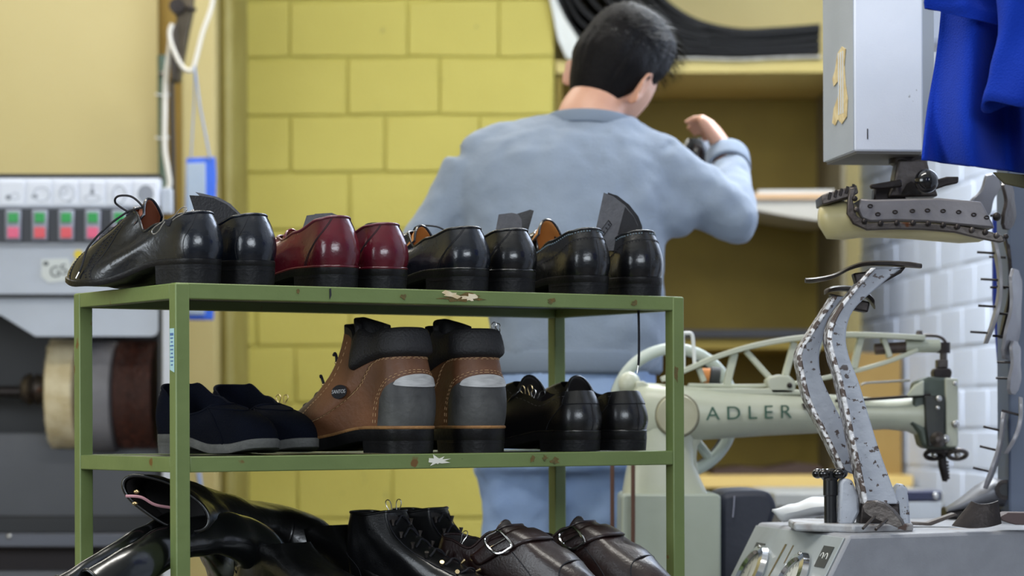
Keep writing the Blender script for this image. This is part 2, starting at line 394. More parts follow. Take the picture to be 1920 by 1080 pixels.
for k, (pts, lb, th) in enumerate(SH):
    mb = ribbon(pts, YW+0.02+0.012*(k%5), 0.42, th, M_sheet, 'rubber_sheet')
    o = part('rubber_sheet', mb, M_sheet, None, base=U(1300, 95, YW+.2)); tag(o, lb, 'rubber sheet', 'black rubber sheets piled on the top shelf')
o = part('paper_sheet', ribbon([(1540, 106), (1460, 108), (1380, 111), (1300, 109), (1230, 111)], YW-0.02, 0.4, 0.006, None, ''), mat('grey_paper', (188, 186, 178), (160, 158, 150), 30, rough=.8), None, base=U(1380, 111, YW))
tag(o, 'pale paper sheet lying under the black rubber sheets on the top shelf', 'paper')
mb = MB()
ol = [(1030, -40), (1043, 0), (1060, 35), (1084, 72), (1078, 111), (1062, 108), (1046, 72), (1036, 20), (1022, -40)]
cc = [U(x, y, YW-0.03) for x, y in ol]
mb.prism(cc, (0.0, 0.03, 0))
o = part('white_sheet', mb, mat('white_paper', (216, 218, 212), (200, 203, 198), 6, rough=.7), None, base=U(1062, 112, YW)); tag(o, 'white paper sheet standing bent on the shelf left of the man’s head', 'paper')

# ================================================================ THE GREEN RACK
TH = 0.573; D0 = 3.47; RW = 0.8575; RL = 0.347
N0 = Vector(((330-960)/F*D0, D0, 0)); E1 = Vector((math.cos(TH), math.sin(TH), 0)); E2 = Vector((-math.sin(TH), math.cos(TH), 0))
ZT = HC+0.188; ZM = ZT-0.2365; ZB = ZM-0.2365
PT = 0.021
rack = thing('shoe_rack', 'green enamelled steel shoe rack with rusty chips, crowded with shoes', 'rack', (N0.x, N0.y, 0), TH)
def rb(a0, a1, b0, b1, z0, z1):
    return MB().box2((a0, b0, z0), (a1, b1, z1))
def rpart(nm, mb, m, **k): return part(nm, mb, m, rack, world=False, **k)
e = 0.0
for a, b in ((0, 0), (RW-PT, 0), (0, RL-PT), (RW-PT, RL-PT)):
    rpart('post', rb(a, a+PT, b, b+PT, 0.0, ZT-0.001), M_green, bev=0.0015)
for zt_, nm in ((ZT, 't'), (ZM, 'm'), (ZB, 'b'), (0.16, 'f')):
    for b in (0.0008, RL-PT+0.0):
        rpart('rail', rb(PT if nm != 't' else 0.0008, RW-(PT if nm != 't' else 0.0008), b, b+PT-0.0016, zt_-0.0215, zt_), M_green, bev=0.0015)
    for a in (0.0008, RW-PT+0.0008):
        rpart('rail', rb(a, a+PT-0.0016, PT, RL-PT, zt_-0.0215, zt_-0.0004), M_green, bev=0.0015)
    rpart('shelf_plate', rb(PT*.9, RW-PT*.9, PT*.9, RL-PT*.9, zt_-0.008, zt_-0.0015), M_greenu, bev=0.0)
# torn paper and rust on the rails (thin flakes of their own)
def flake(nm, pts, m, z0, a0, sc=1.0, th=0.0009):
    mb = MB(); mb.prism([Vector((a0+x*sc, 0, z0+y*sc)) for x, y in pts], (0, -th, 0)); return rpart(nm, mb, m, smooth=False)
def rag(w, h, n=16, seed=1):
    rnd = random.Random(seed); return [(w/2*math.cos(2*PI*i/n)*(r_ := rnd.uniform(.35, 1.15)), h/2*math.sin(2*PI*i/n)*r_) for i in range(n)]
def a_of(px):   # distance along the front edge for a photo column
    k = (px-960)/F; return (k*N0.y-N0.x)/(E1.x-k*E1.y)
flake('rust_patch', rag(0.085, 0.017, 18, 3), M_rust, ZT-0.0095, a_of(868), th=0.0004)
flake('paper_scrap', rag(0.036, 0.013, 18, 4), M_paper, ZT-0.0065, a_of(847))
flake('paper_scrap', rag(0.030, 0.012, 18, 5), M_paper, ZT-0.0105, a_of(882))
flake('paper_scrap', rag(0.042, 0.017, 20, 8), mat('white_scrap', (226, 224, 210), rough=.9), ZM-0.0105, a_of(820))
for px, z, w, h, sd in ((1035, ZT-.012, .02, .010, 11), (1190, ZT-.011, .014, .012, 12), (998, ZM-.010, .013, .012, 13), (1040, ZM-.013, .02, .012, 14), (1022, ZM-.008, .01, .010, 15), (560, ZT-.008, .007, .011, 16), (757, ZT-.012, .012, .010, 17), (1268, ZT-.118, .011, .036, 18)):
    flake('rust_patch', rag(w, h, 12, sd), M_rust, z, a_of(px), th=0.0004)
flake('paint_scratch', [(-.0015, .007), (.0015, .008), (.002, -.002), (-.001, -.008)], M_find, ZT-.010, a_of(620), th=.0004)
mb = MB().prism([Vector((-0.0006, 0.004, ZT-0.062)), Vector((-0.0006, 0.0175, ZT-0.062)), Vector((-0.0006, 0.0175, ZT-0.118)), Vector((-0.0006, 0.004, ZT-0.122))], (0.0004, 0, 0))
st = rpart('sticker', mb, mat('pale_blue_sticker', (166, 202, 206), (176, 210, 212), 50, rough=.6), smooth=False)
mb = MB()
for k in range(9): mb.box((-0.0009, 0.0107, ZT-0.070-0.0052*k), (0.0004, 0.010-0.002*(k % 3), 0.0017 if k else 0.0035))
part('printed_lines', mb, mat('sticker_ink', (74, 108, 160), rough=.6), st, world=False, smooth=False)
def R3(a, b, z):
    return Vector((N0.x, N0.y, 0))+E1*a+E2*b+Vector((0, 0, z))
# ================================================================ SHOES
class Shoe:
    def __init__(s, L=.298, W=.0445, Wh=.033, waist=.031, hh=.030, st=.006, xb=.010, xf=.165, wo=.029, wof=.014,
                 zt=((0, .096), (.12, .092), (.40, .074), (.72, .098), (1, .112)), toe=.5, toeh=.036, side=1, spring=.012,
                 inst=(.055, -.014), hb=.008, tipw=2.2, kr=(.55, .97)):
        s.__dict__.update(locals())
    def half(s, t):
        w = tab(t, ((0, s.Wh), (.14, s.Wh), (.38, s.waist), (.70, s.W), (.80, s.W*.96), (1, s.W*.86)))
        if t < .10: w *= math.sqrt(max(0, 1-(1-t/.10)**2))
        if t > .72: w *= max(0, 1-((t-.72)/.28)**s.tipw)**.5
        return w
    def out(s, u, off=0.0):
        a = 2*PI*u; t = (1-math.cos(a))/2; sg = 1 if u < .5 else -1
        y = sg*s.half(t)
        y += s.side*0.007*math.sin(PI*min(1, max(0, (t-.25)/.75)))
        p = Vector((s.L*t, y, s.zb(t)))
        return p
    def nrm(s, u):
        a = s.out((u-.004) % 1); b = s.out((u+.004) % 1); d = b-a; n = Vector((d.y, -d.x, 0))
        if n.length < 1e-9: n = Vector((-1 if (u < .25 or u > .75) else 1, 0, 0))
        n.normalize()
        c = Vector((s.L*(.12 if (u < .1 or u > .9) else .5), 0, 0))
        if n.dot(s.out(u)-c) < 0: n = -n
        n.z = 0; return n
    def zb(s, t):
        return tab(t, ((0, s.hh+s.st), (.24, s.hh+s.st), (.64, s.st+.0015), (.78, s.st+.002), (1.0, s.st+s.spring)))
    asym = 0.0
    def top(s, u):
        a = 2*PI*u; t = (1-math.cos(a))/2; sg = 1 if u < .5 else -1
        w = tab(t, ((0, s.wo*.85), (.25, s.wo*.92), (.5, s.wo), (1, s.wof)))
        if t < .16: w *= math.sqrt(max(0, 1-(1-t/.16)**2))
        if t > .90: w *= math.sqrt(max(0, 1-((t-.90)/.10)**2))
        return Vector((s.xb+(s.xf-s.xb)*t, sg*w, tab(t, s.zt)+(s.asym*math.sin(PI*t)*math.sin(a))))
    def S(s, u, v, off=0.0):
        u = u % 1.0
        B = s.out(u); T = s.top(u); n = s.nrm(u); t = (1-math.cos(2*PI*u))/2
        H = T.z-B.z; k = sst(s.kr[0], s.kr[1], t); kh = 1-sst(.0, .22, t)
        P1s = B+n*(.003+s.hb*kh)+Vector((0, 0, .36*H)); P2s = T+n*(.006+.006*kh)-Vector((0, 0, .34*H))
        P1t = B+n*.002+Vector((0, 0, s.toeh)); P2t = T+Vector((s.inst[0], 0, s.inst[1]))
        P2t.y = T.y*1.2+B.y*.25
        P1 = P1s.lerp(P1t, k); P2 = P2s.lerp(P2t, k)
        q = 1-v
        p = B*q**3+P1*3*q*q*v+P2*3*q*v*v+T*v**3
        if off:
            m = n.lerp(Vector((0, 0, 1)), k*sst(.15, .9, v)); p = p+m.normalized()*off
        return p
    def build(s, root, mu, ml, msole=None, mheel=None, welt=None, piping=None, heel_t=.27, hw=.0025, nu=80, nv=16, open_v=.45, insole=None, tongue=None, wrinkle=0.0):
        msole = msole or M_edge; mheel = mheel or M_rubber
        def fn(i, j):
            p = s.S(i, j)
            if wrinkle: p += Vector((0, 0, 1))*wrinkle*noise.noise(p*38+Vector((s.L*90, 0, 0)))
            return p
        up = part('upper', MB().grid(fn, nu, nv, True), mu, root, world=False, ang=80)
        part('lining', MB().grid(lambda i, j: s.S(i, .25+.75*j, -.0028) if j < 1 else s.S(i, 1, -.0012), nu, 10, True), ml, root, world=False, ang=80)
        part('insole', MB().add([s.S(i/40, .25, -.003)+Vector((0, 0, -.0)) for i in range(40)], [tuple(range(40))]), ml, root, world=False)
        if piping: part('piping', MB().tube([s.top(i/64) for i in range(64)], .0021, 8, closed=True), piping, root, world=False, ang=80)
        # sole
        N = 72
        def ring(off, dz, tmax=None):
            r = []
            for i in range(N):
                u = i/N; p = s.out(u)+s.nrm(u)*off; p.z += dz; r.append(p)
            return r
        so = part('sole', MB().loft([ring(hw*.2, .0035), ring(hw, .0025), ring(hw, -s.st+.001), ring(hw-.001, -s.st)]), msole, root, world=False, ang=50)
        if welt: part('welt', MB().tube([s.out(i/N)+s.nrm(i/N)*.0022+Vector((0, 0, .0034)) for i in range(N)], .0019, 8, closed=True), welt, root, world=False, ang=80)
        if s.hh > .004:
            us = [i/60 for i in range(60)]; poly = []
            for i in range(-16, 17):
                u = (i/16*math.acos(1-2*heel_t)/(2*PI)) % 1; p = s.out(u)+s.nrm(u)*(hw-.0004); poly.append(Vector((p.x, p.y, 0)))
            mb = MB(); r0 = [Vector((p.x, p.y, s.hh+.0005)) for p in poly]; r1 = [Vector((p.x, p.y, .0005)) for p in poly]
            r1 = [Vector((p.x*.985+.001, p.y*.97, p.z)) for p in r1]
            rm = [a.lerp(b, .93) for a, b in zip(r0, r1)]
            mb.loft([r1, rm, r0]); part('heel', mb, mheel, root, world=False, ang=50)
            ln = [a.lerp(b, .22)+Vector((0, 0, 0)) for a, b in zip(r0, r1)]
            part('heel_seam', MB().tube([p for p in ln[1:-1]], .0006, 5), msole, root, world=False)
        if tongue:
            zf = s.zt[-1][1]; w, h = tongue
            def tg(i, j):
                a = i*2-1; y = a*w/2*(1-.25*max(0, j-.6)/.4*abs(a))
                return Vector((s.xf+.010-j*.030-.012*a*a*(1-j*.4), y, zf-.030+j*(h+.03)-a*a*(.012+.012*j)))
            part('tongue', MB().grid(tg, 16, 10), ml, root, world=False, solid=.003)
            part('tongue_edge', MB().tube([tg(0, j/6) for j in range(7)]+[tg(i/12, 1) for i in range(1, 13)]+[tg(1, 1-j/6) for j in range(1, 7)], .0020, 6), mu, root, world=False)
        return up
    def line(s, uv, n=6, off=.0006):
        c = catmull([(a, b, 0) for a, b in uv], n); return [s.S(p.x, min(1, max(0, p.y)), off) for p in c]
    def seam(s, root, uv, m, r=.0006, nm='seam', off=.0003, n=6):
        return part(nm, MB().tube(s.line(uv, n, off), r, 6), m, root, world=False)
    def stitches(s, root, uvs, m, dash=.0032, r=.0005, nm='stitching', off=.0006):
        mb = MB()
        for uv in uvs:
            pts = s.line(uv, 14, off); acc = 0; on = True; last = pts[0]
            for a, b in zip(pts, pts[1:]):
                d = (b-a).length; acc += d
                if acc >= dash:
                    if on: mb.tube([last, b], r, 5)
                    acc = 0; on = not on; last = b
                    if on: last = b
        o = part(nm, mb, m, root, world=False, smooth=False); o['kind'] = 'stuff'; return o
    def patch(s, root, nm, u0, u1, vlo, vhi, m, off=.0012, nu=26, nv=10, label=None):
        def fn(i, j):
            u = u0+(u1-u0)*i; a = vlo(i); b = vhi(i); return s.S(u, a+(b-a)*j, off)
        return part(nm, MB().grid(fn, nu, nv), m, root, world=False, label=label, ang=80)

def shoe_at(px, setback, phi, z, name, label, group=None, off=0.0):
    a = 0
    # intersect the view ray with the line parallel to the rack's front edge
    k = (px-960)/F
    a = (k*(N0.y+E2.y*setback)-(N0.x+E2.x*setback))/(E1.x-k*E1.y)
    p = R3(a, setback, z)
    return thing(name, label, 'shoe', p, math.radians(90+phi), group)
def eyelets(s, root, us, vs, m, r=.0028):
    for v in vs:
        for u in us:
            p = s.S(u, v, .0006); q = s.S(u, v, .004); n = (q-p).normalized()
            M = Matrix.Translation(p) @ n.to_track_quat('Z', 'Y').to_matrix().to_4x4()
            part('eyelet', MB().lathe([(r*.5, 0), (r, 0), (r, .0008), (r*.5, .0010), (r*.5, 0)], M, 12, cap=False), m, root, world=False)
def brogue(s, root, paths, m=None, r=.0011, step=.0042, nm='brogue_holes'):
    mb = MB()
    for uv in paths:
        pts = s.line(uv, 20, .0003); acc = 0
        for a, b in zip(pts, pts[1:]):
            acc += (b-a).length
            if acc > step:
                acc = 0; mb.ball(b, r, 8, (1, 1, 1))
    o = part(nm, mb, m or M_lace, root, world=False); o['kind'] = 'stuff'
def clip(parent_label, p, d1, d2, size=.03, cat='clip', body=True, m=None):
    """binder clip: black spring body and two wire handles; p: point, d1,d2: handle directions"""
    t = thing('binder_clip', parent_label, cat, p)
    up = Vector((0, 0, 1))
    if body:
        mb = MB(); mb.prism([Vector((-.0055, -.004, 0)), Vector((.0055, -.004, 0)), Vector((.0015, -.004, -.009)), Vector((-.0015, -.004, -.009))], (0, .008, 0))
        part('spring_body', mb, M_lace, t, world=False, bev=.0005)
    for d, sd in ((d1, -.004), (d2, .004)):
        d = Vector(d).normalized(); s_ = d.cross(Vector((0.3, 1, 0.1))).normalized()*.0042
        b = Vector((sd, 0, 0)); e = b+d*size
        pts = [b-s_*.35, b+d*size*.35-s_*.45, b+d*size*.7-s_*.9, e-s_*.75, e+d*.0022, e+s_*.75, b+d*size*.7+s_*.9, b+d*size*.35+s_*.45, b+s_*.35]
        part('wire_handle', MB().tube(catmull(pts, 4), .00075, 6), m or M_steel, t, world=False)
    return t

ST = ZT+.0003
# ---- 1 and 2: black brogues
G1 = 'black wing-tip pair at the left end of the top shelf'
def brogue_shoe(root, side, mu=M_navyl, lining=M_brownl, full=True):
    s = Shoe(L=.285, side=side, zt=((0, .099), (.15, .096), (.5, .084), (.74, .076), (.90, .104), (1, .112)), xf=.145, wof=.019, toe=.5, toeh=.028, inst=(.040, -.036), hh=.026, st=.0055)
    s.build(root, mu, lining, tongue=(.046, .012), piping=mu, wrinkle=.0012)
    for sg in (1, -1):
        f = lambda u: u if sg > 0 else 1-u
        s.seam(root, [(f(.30), .02), (f(.33), .35), (f(.36), .62), (f(.40), .90)], M_lace, .0005)
        brogue(s, root, [[(f(.305), .05), (f(.335), .35), (f(.372), .62), (f(.41), .88)], [(f(.315), .05), (f(.345), .33), (f(.38), .60)]], nm='brogue_holes')
        brogue(s, root, [[(f(.385), .04), (f(.40), .20), (f(.43), .34), (f(.465), .44), (f(.5), .33)], [(f(.43), .60), (f(.45), .72), (f(.46), .9)]])
        s.seam(root, [(f(.38), .03), (f(.395), .21), (f(.43), .36), (f(.468), .46), (f(.5), .35)], M_lace, .0005)
        s.seam(root, [(f(.452), .50), (f(.44), .65), (f(.445), .80), (f(.465), .99)], M_lace, .0008, nm='facing_edge')
        s.seam(root, [(f(.085), .0), (f(.09), .4), (f(.075), .7), (f(.06), .98)], M_lace, .0004)
    eyelets(s, root, (.452, .548), (.60, .70, .80, .90), M_lace, .0022)
    for v in (.60, .70, .80, .90):
        part('lace', MB().tube(catmull([s.S(.45, v, .001), s.S(.47, v, .0045), s.S(.5, v, .006), s.S(.53, v, .0045), s.S(.55, v, .001)], 4), .0014, 7), M_lace, root, world=False)
    return s
r1 = shoe_at(399, .014, 51, ST, 'leather_shoe', 'black wing-tip brogue at the left end of the top shelf, seen side-on with loose lace')
s1 = brogue_shoe(r1, 1)
# loose lace: a bow loop and a hanging end with a metal tip
kn = s1.S(.46, .90, .006)
part('lace', MB().tube(catmull([kn, kn+Vector((.012, .012, .012)), kn+Vector((-.004, .022, .020)), kn+Vector((-.030, .020, .018)), kn+Vector((-.045, .014, .004)), kn+Vector((-.030, .010, .002)), kn], 6), .0016, 7), M_lace, r1, world=False)
ln = [kn, s1.S(.42, .72, .010), s1.S(.385, .50, .008), s1.S(.355, .32, .005), s1.S(.345, .20, .003)]
part('lace', MB().tube(catmull(ln, 6), .0016, 7), M_lace, r1, world=False)
part('lace_tip', MB().tube([s1.S(.345, .20, .003), s1.S(.343, .08, .003)], .0015, 7), M_steel, r1, world=False, label='metal lace tip')
r2 = shoe_at(497, .012, 46, ST, 'leather_shoe', 'black wing-tip brogue second from the left on the top shelf, bent sheet in it')
brogue_shoe(r2, -1)
# ---- 3 and 4: burgundy
def derby(root, side, mu, lining, piping, welt=None, counter=True, tongue=(.05, .008), holes=False, kw=None, hw=.003):
    k = dict(side=side, hh=.020, st=.0085, xf=.155, wof=.018, zt=((0, .098), (.15, .095), (.5, .082), (.78, .073), (.92, .088), (1, .092)), inst=(.05, -.008), hb=.010)
    if kw: k.update(kw)
    s = Shoe(**k)
    s.build(root, mu, lining, welt=welt, piping=piping, tongue=tongue, hw=hw)
    if counter:
        for sg in (1, -1):
            f = lambda u: u if sg > 0 else -u
            s.seam(root, [(f(.14), .0), (f(.125), .3), (f(.095), .6), (f(.055), .97)], M_lace, .0005)
            s.seam(root, [(f(.146), .0), (f(.131), .3), (f(.101), .6), (f(.061), .97)], M_lace, .0004)
    return s
M_bpip = leather('burgundy_piping', (92, 34, 48), (78, 26, 40), rough=.35)
BK = dict(zt=((0, .101), (.15, .097), (.5, .082), (.80, .073), (.93, .078), (1, .082)), hh=.018)
r3 = shoe_at(651, .012, 40, ST, 'leather_shoe', 'burgundy shoe third from the left on the top shelf, grey pieces in it')
s3 = derby(r3, 1, M_burg, M_brownl, M_bpip, welt=M_burg, kw=BK)
r4 = shoe_at(742, .012, 38, ST, 'leather_shoe', 'burgundy shoe fourth from the left on the top shelf, empty')
s4 = derby(r4, -1, M_burg, M_brownl, M_bpip, welt=M_burg, kw=dict(BK, zt=((0, .094), (.15, .091), (.5, .078), (.80, .072), (.93, .074), (1, .076))))
# ---- 5 and 6: black derbies
KK = dict(zt=((0, .094), (.15, .092), (.5, .081), (.80, .071), (.93, .092), (1, .096)), hh=.021)
r5 = shoe_at(898, .012, 40, ST, 'leather_shoe', 'black derby in the middle of the top shelf, tan lining and lace loop')
s5 = derby(r5, 1, M_navyl, M_tan, M_black, welt=M_black, kw=KK)
r6 = shoe_at(985, .012, 38, ST, 'leather_shoe', 'black derby right of the middle of the top shelf, grey blank in it')
s6 = derby(r6, -1, M_black, M_tan, M_black, welt=M_black, kw=KK)
for rt, s_ in ((r5, s5), (r6, s6)):
    part('lace', MB().tube(catmull([s_.S(.46, .9, .003), s_.S(.44, .92, .016)+Vector((.02, .012, 0)), s_.S(.44, .8, .012)+Vector((.04, .02, .01)), s_.S(.45, .7, .004)+Vector((.03, .01, 0)), s_.S(.46, .84, .002)], 6), .0014, 6), M_lace, rt, world=False)
    s_.seam(rt, [(.30, .02), (.315, .35), (.345, .55), (.40, .60), (.45, .5)], M_lace, .0007)
# ---- 7 and 8: black brogue derbies
KB = dict(zt=((0, .100), (.15, .096), (.5, .084), (.80, .072), (.93, .100), (1, .106)), hh=.018, st=.008)
r7 = shoe_at(1121, .012, 33, ST, 'leather_shoe', 'black perforated shoe second from the right on the top shelf, tan lining')
s7 = derby(r7, 1, M_black, M_tan, M_black, counter=False, kw=KB, tongue=(.056, .016))
r8 = shoe_at(1218, .010, 27, ST, 'leather_shoe', 'black perforated shoe at the right end of the top shelf, grey sheets in it')
s8 = derby(r8, -1, M_black, M_tan, M_black, counter=False, kw=KB, tongue=(.056, .012))
M_hole = mat('perforation', (92, 108, 118), rough=.7)
for rt, s_ in ((r7, s7), (r8, s8)):
    for sg in (1, -1):
        f = lambda u: u if sg > 0 else -u
        brogue(s_, rt, [[(f(.01), .955), (f(.08), .945), (f(.2), .93), (f(.3), .93), (f(.4), .93)]], M_hole, .0013, .0040)
        brogue(s_, rt, [[(f(.012), .80), (f(.07), .78), (f(.12), .72), (f(.18), .50), (f(.26), .40), (f(.33), .35)]], M_lace, .0010, .0045)
        s_.seam(rt, [(f(.0), .82), (f(.06), .81), (f(.12), .75), (f(.18), .53), (f(.26), .43), (f(.33), .38)], M_lace, .0004)
    s_.seam(rt, [(.0, .02), (.0, .4), (.0, .78)], M_lace, .0006, nm='back_seam')
# ---- the rubber blanks standing in the shoes
M_blank = mat('grey_rubber_blank', (98, 98, 102), (88, 88, 92), 90, rough=.6, bump=.2, bs=300)
M_blankd = mat('black_rubber_blank', (34, 34, 37), (28, 28, 30), 40, rough=.5, bump=.2, bs=300)
M_blanke = mat('cut_rubber_edge', (128, 130, 134), rough=.6)
def blank(poly, Z, th, label, m, tilt=(0, 0, 0), group=None, bend=0.0):
    """a flat piece given by its outline, seen at distance Z, turned about the vertical"""
    c = U(sum(p[0] for p in poly)/len(poly), sum(p[1] for p in poly)/len(poly), Z)
    t = thing('rubber_blank', label, 'rubber sheet', c, 0, group)
    k = tilt[0]; k2 = tilt[1]
    def sh(p, d):
        q = U(p[0], p[1], Z); dx = q.x-c.x; dz = q.z-c.z
        y = dx*k+dz*k2+bend*dx*dx+d
        f = (Z+y)/Z
        return Vector((q.x*f, Z+y, HC+(q.z-HC)*f))
    mb = MB(); n = len(poly)
    a = [sh(p, 0) for p in poly]; b = [sh(p, th) for p in poly]
    cen = Vector((0, 0, 0))
    mb.add(a+b, [tuple(range(n-1, -1, -1)), tuple(range(n, 2*n))]+[(i, (i+1) % n, (i+1) % n+n, i+n) for i in range(n)])
    part('blank', mb, m, t, ang=30)
    return t, sh
g = 'rubber blanks tucked in the shoes'
blank([(355, 366), (375, 367), (400, 371), (425, 383), (445, 400), (452, 418), (452, 450), (385, 450), (372, 420)], 3.62, .004, 'black bent rubber sheet standing in the second shoe from the left', M_blankd, (.5, 0), g)
blank([(366, 360), (385, 364), (410, 370), (432, 382), (452, 402), (456, 418), (448, 416), (430, 392), (400, 374), (375, 368)], 3.64, .012, 'grey cut strip curving above the black sheet in the second shoe', M_blank, (.5, 0), g)
blank([(575, 404), (606, 400), (616, 402), (620, 410), (622, 450), (560, 450)], 3.70, .004, 'grey heel blank leaning in the burgundy shoe, the nearer of two', M_blank, (.6, 0), g)
blank([(590, 401), (622, 399), (632, 403), (635, 412), (636, 450), (590, 450)], 3.717, .004, 'grey heel blank leaning in the burgundy shoe, the farther of two', M_blank, (.6, 0), g)
blank([(935, 402), (960, 399), (972, 402), (978, 412), (980, 455), (925, 455)], 3.93, .005, 'grey heel blank standing in the black derby right of the middle', M_blank, (.6, 0), g)
blank([(966, 402), (994, 393), (1001, 395), (994, 420), (984, 455), (966, 455)], 3.965, .007, 'dark square-cut rubber blank behind the grey one in the black derby', M_blankd, (-.3, 0), g)
tb, shf = blank([(1132, 361), (1150, 368), (1172, 385), (1188, 405), (1196, 422), (1198, 470), (1118, 470), (1117, 430)], 3.95, .004, 'large grey rubber sheet with a small printed box, standing in the rightmost top shoe', M_blank, (.55, 0), g)
blank([(1140, 361), (1158, 367), (1180, 384), (1197, 406), (1204, 424), (1206, 470), (1126, 470), (1125, 430)], 3.968, .004, 'grey rubber sheet right behind the printed one in the rightmost top shoe', M_blankd, (.55, 0), g)
mb = MB()
bx = [(1141, 413), (1147, 421), (1131, 443), (1125, 434)]
for i in range(4):
    p, q = bx[i], bx[(i+1) % 4]; mb.tube([shf(p, -.0006), shf(q, -.0006)], .0007, 4)
part('printed_box', mb, M_lace, tb)
mb = MB()
for cx, cy in ((1142, 420.5), (1137.5, 427), (1132.5, 434)):
    mb.tube([shf((cx-2.2, cy-1.0), -.0006), shf((cx+1.6, cy+3.0), -.0006)], .0005, 4); mb.tube([shf((cx+1.2, cy-1.5), -.0006), shf((cx-1.2, cy+2.4), -.0006)], .0005, 4)
part('printed_mark', mb, M_lace, tb)
# diagonal darker print on the sheet
part('dark_corner', MB().add([shf(p, -.0004) for p in [(1172, 388), (1188, 406), (1196, 424), (1197, 440), (1158, 440)]], [(4, 3, 2, 1, 0)]), M_blankd, tb, smooth=False)
blank([(1119, 397), (1113, 404), (1110, 411), (1118, 416), (1122, 405)], 3.9, .003, 'small tan tongue tip edge beside the printed sheet', M_black, (0, 0), g) if False else None

# ---- middle shelf
SM = ZM+.0003
# navy felt slip-ons, toes towards the right
def slipon(root, side):
    s = Shoe(L=.258, W=.0405, Wh=.032, waist=.034, side=side, hh=.016, st=.010, xb=.004, xf=.150, wo=.031, wof=.020, zt=((0, .102), (.15, .098), (.5, .070), (.8, .068), (1, .072)), toeh=.036, inst=(.040, -.010), spring=.010, hb=.006, tipw=2.6); s.asym = .014
    s.build(root, M_navy, M_navy, msole=M_greyrub, mheel=M_greyrub, piping=M_navy, tongue=None, hw=.002)
    for sg in (1, -1):
        f = lambda u: u if sg > 0 else -u
        s.seam(root, [(f(.33), .02), (f(.345), .4), (f(.37), .7), (f(.39), .98)], M_navy, .0014, nm='gusset_edge')
        s.seam(root, [(f(.40), .99), (f(.43), .8), (f(.47), .7), (f(.5), .68)], M_navy, .0014, nm='gusset_edge')
    return s
def free_shoe(px, Z, rz, z, name, label, tilt=None):
    p = U(px, 600, Z); t = thing(name, label, 'shoe', (p.x, p.y, z), math.radians(rz))
    if tilt: t.rotation_euler = (tilt[0], tilt[1], math.radians(rz))
    return t
t = free_shoe(318, 3.80, -50, SM, 'felt_shoe', 'navy felt slip-on on the middle shelf behind the left post, heel to the left')
s_ = slipon(t, 1); mb = MB(); mb.box(s_.S(-.045 % 1, .80, .001), (.007, .0015, .003)); part('fabric_tag', mb, mat('grey_tag', (120, 122, 130), rough=.8), t, world=False)
t = free_shoe(418, 3.90, -55, SM, 'felt_shoe', 'navy felt slip-on on the middle shelf, right beside the brown boot toe')
slipon(t, -1)

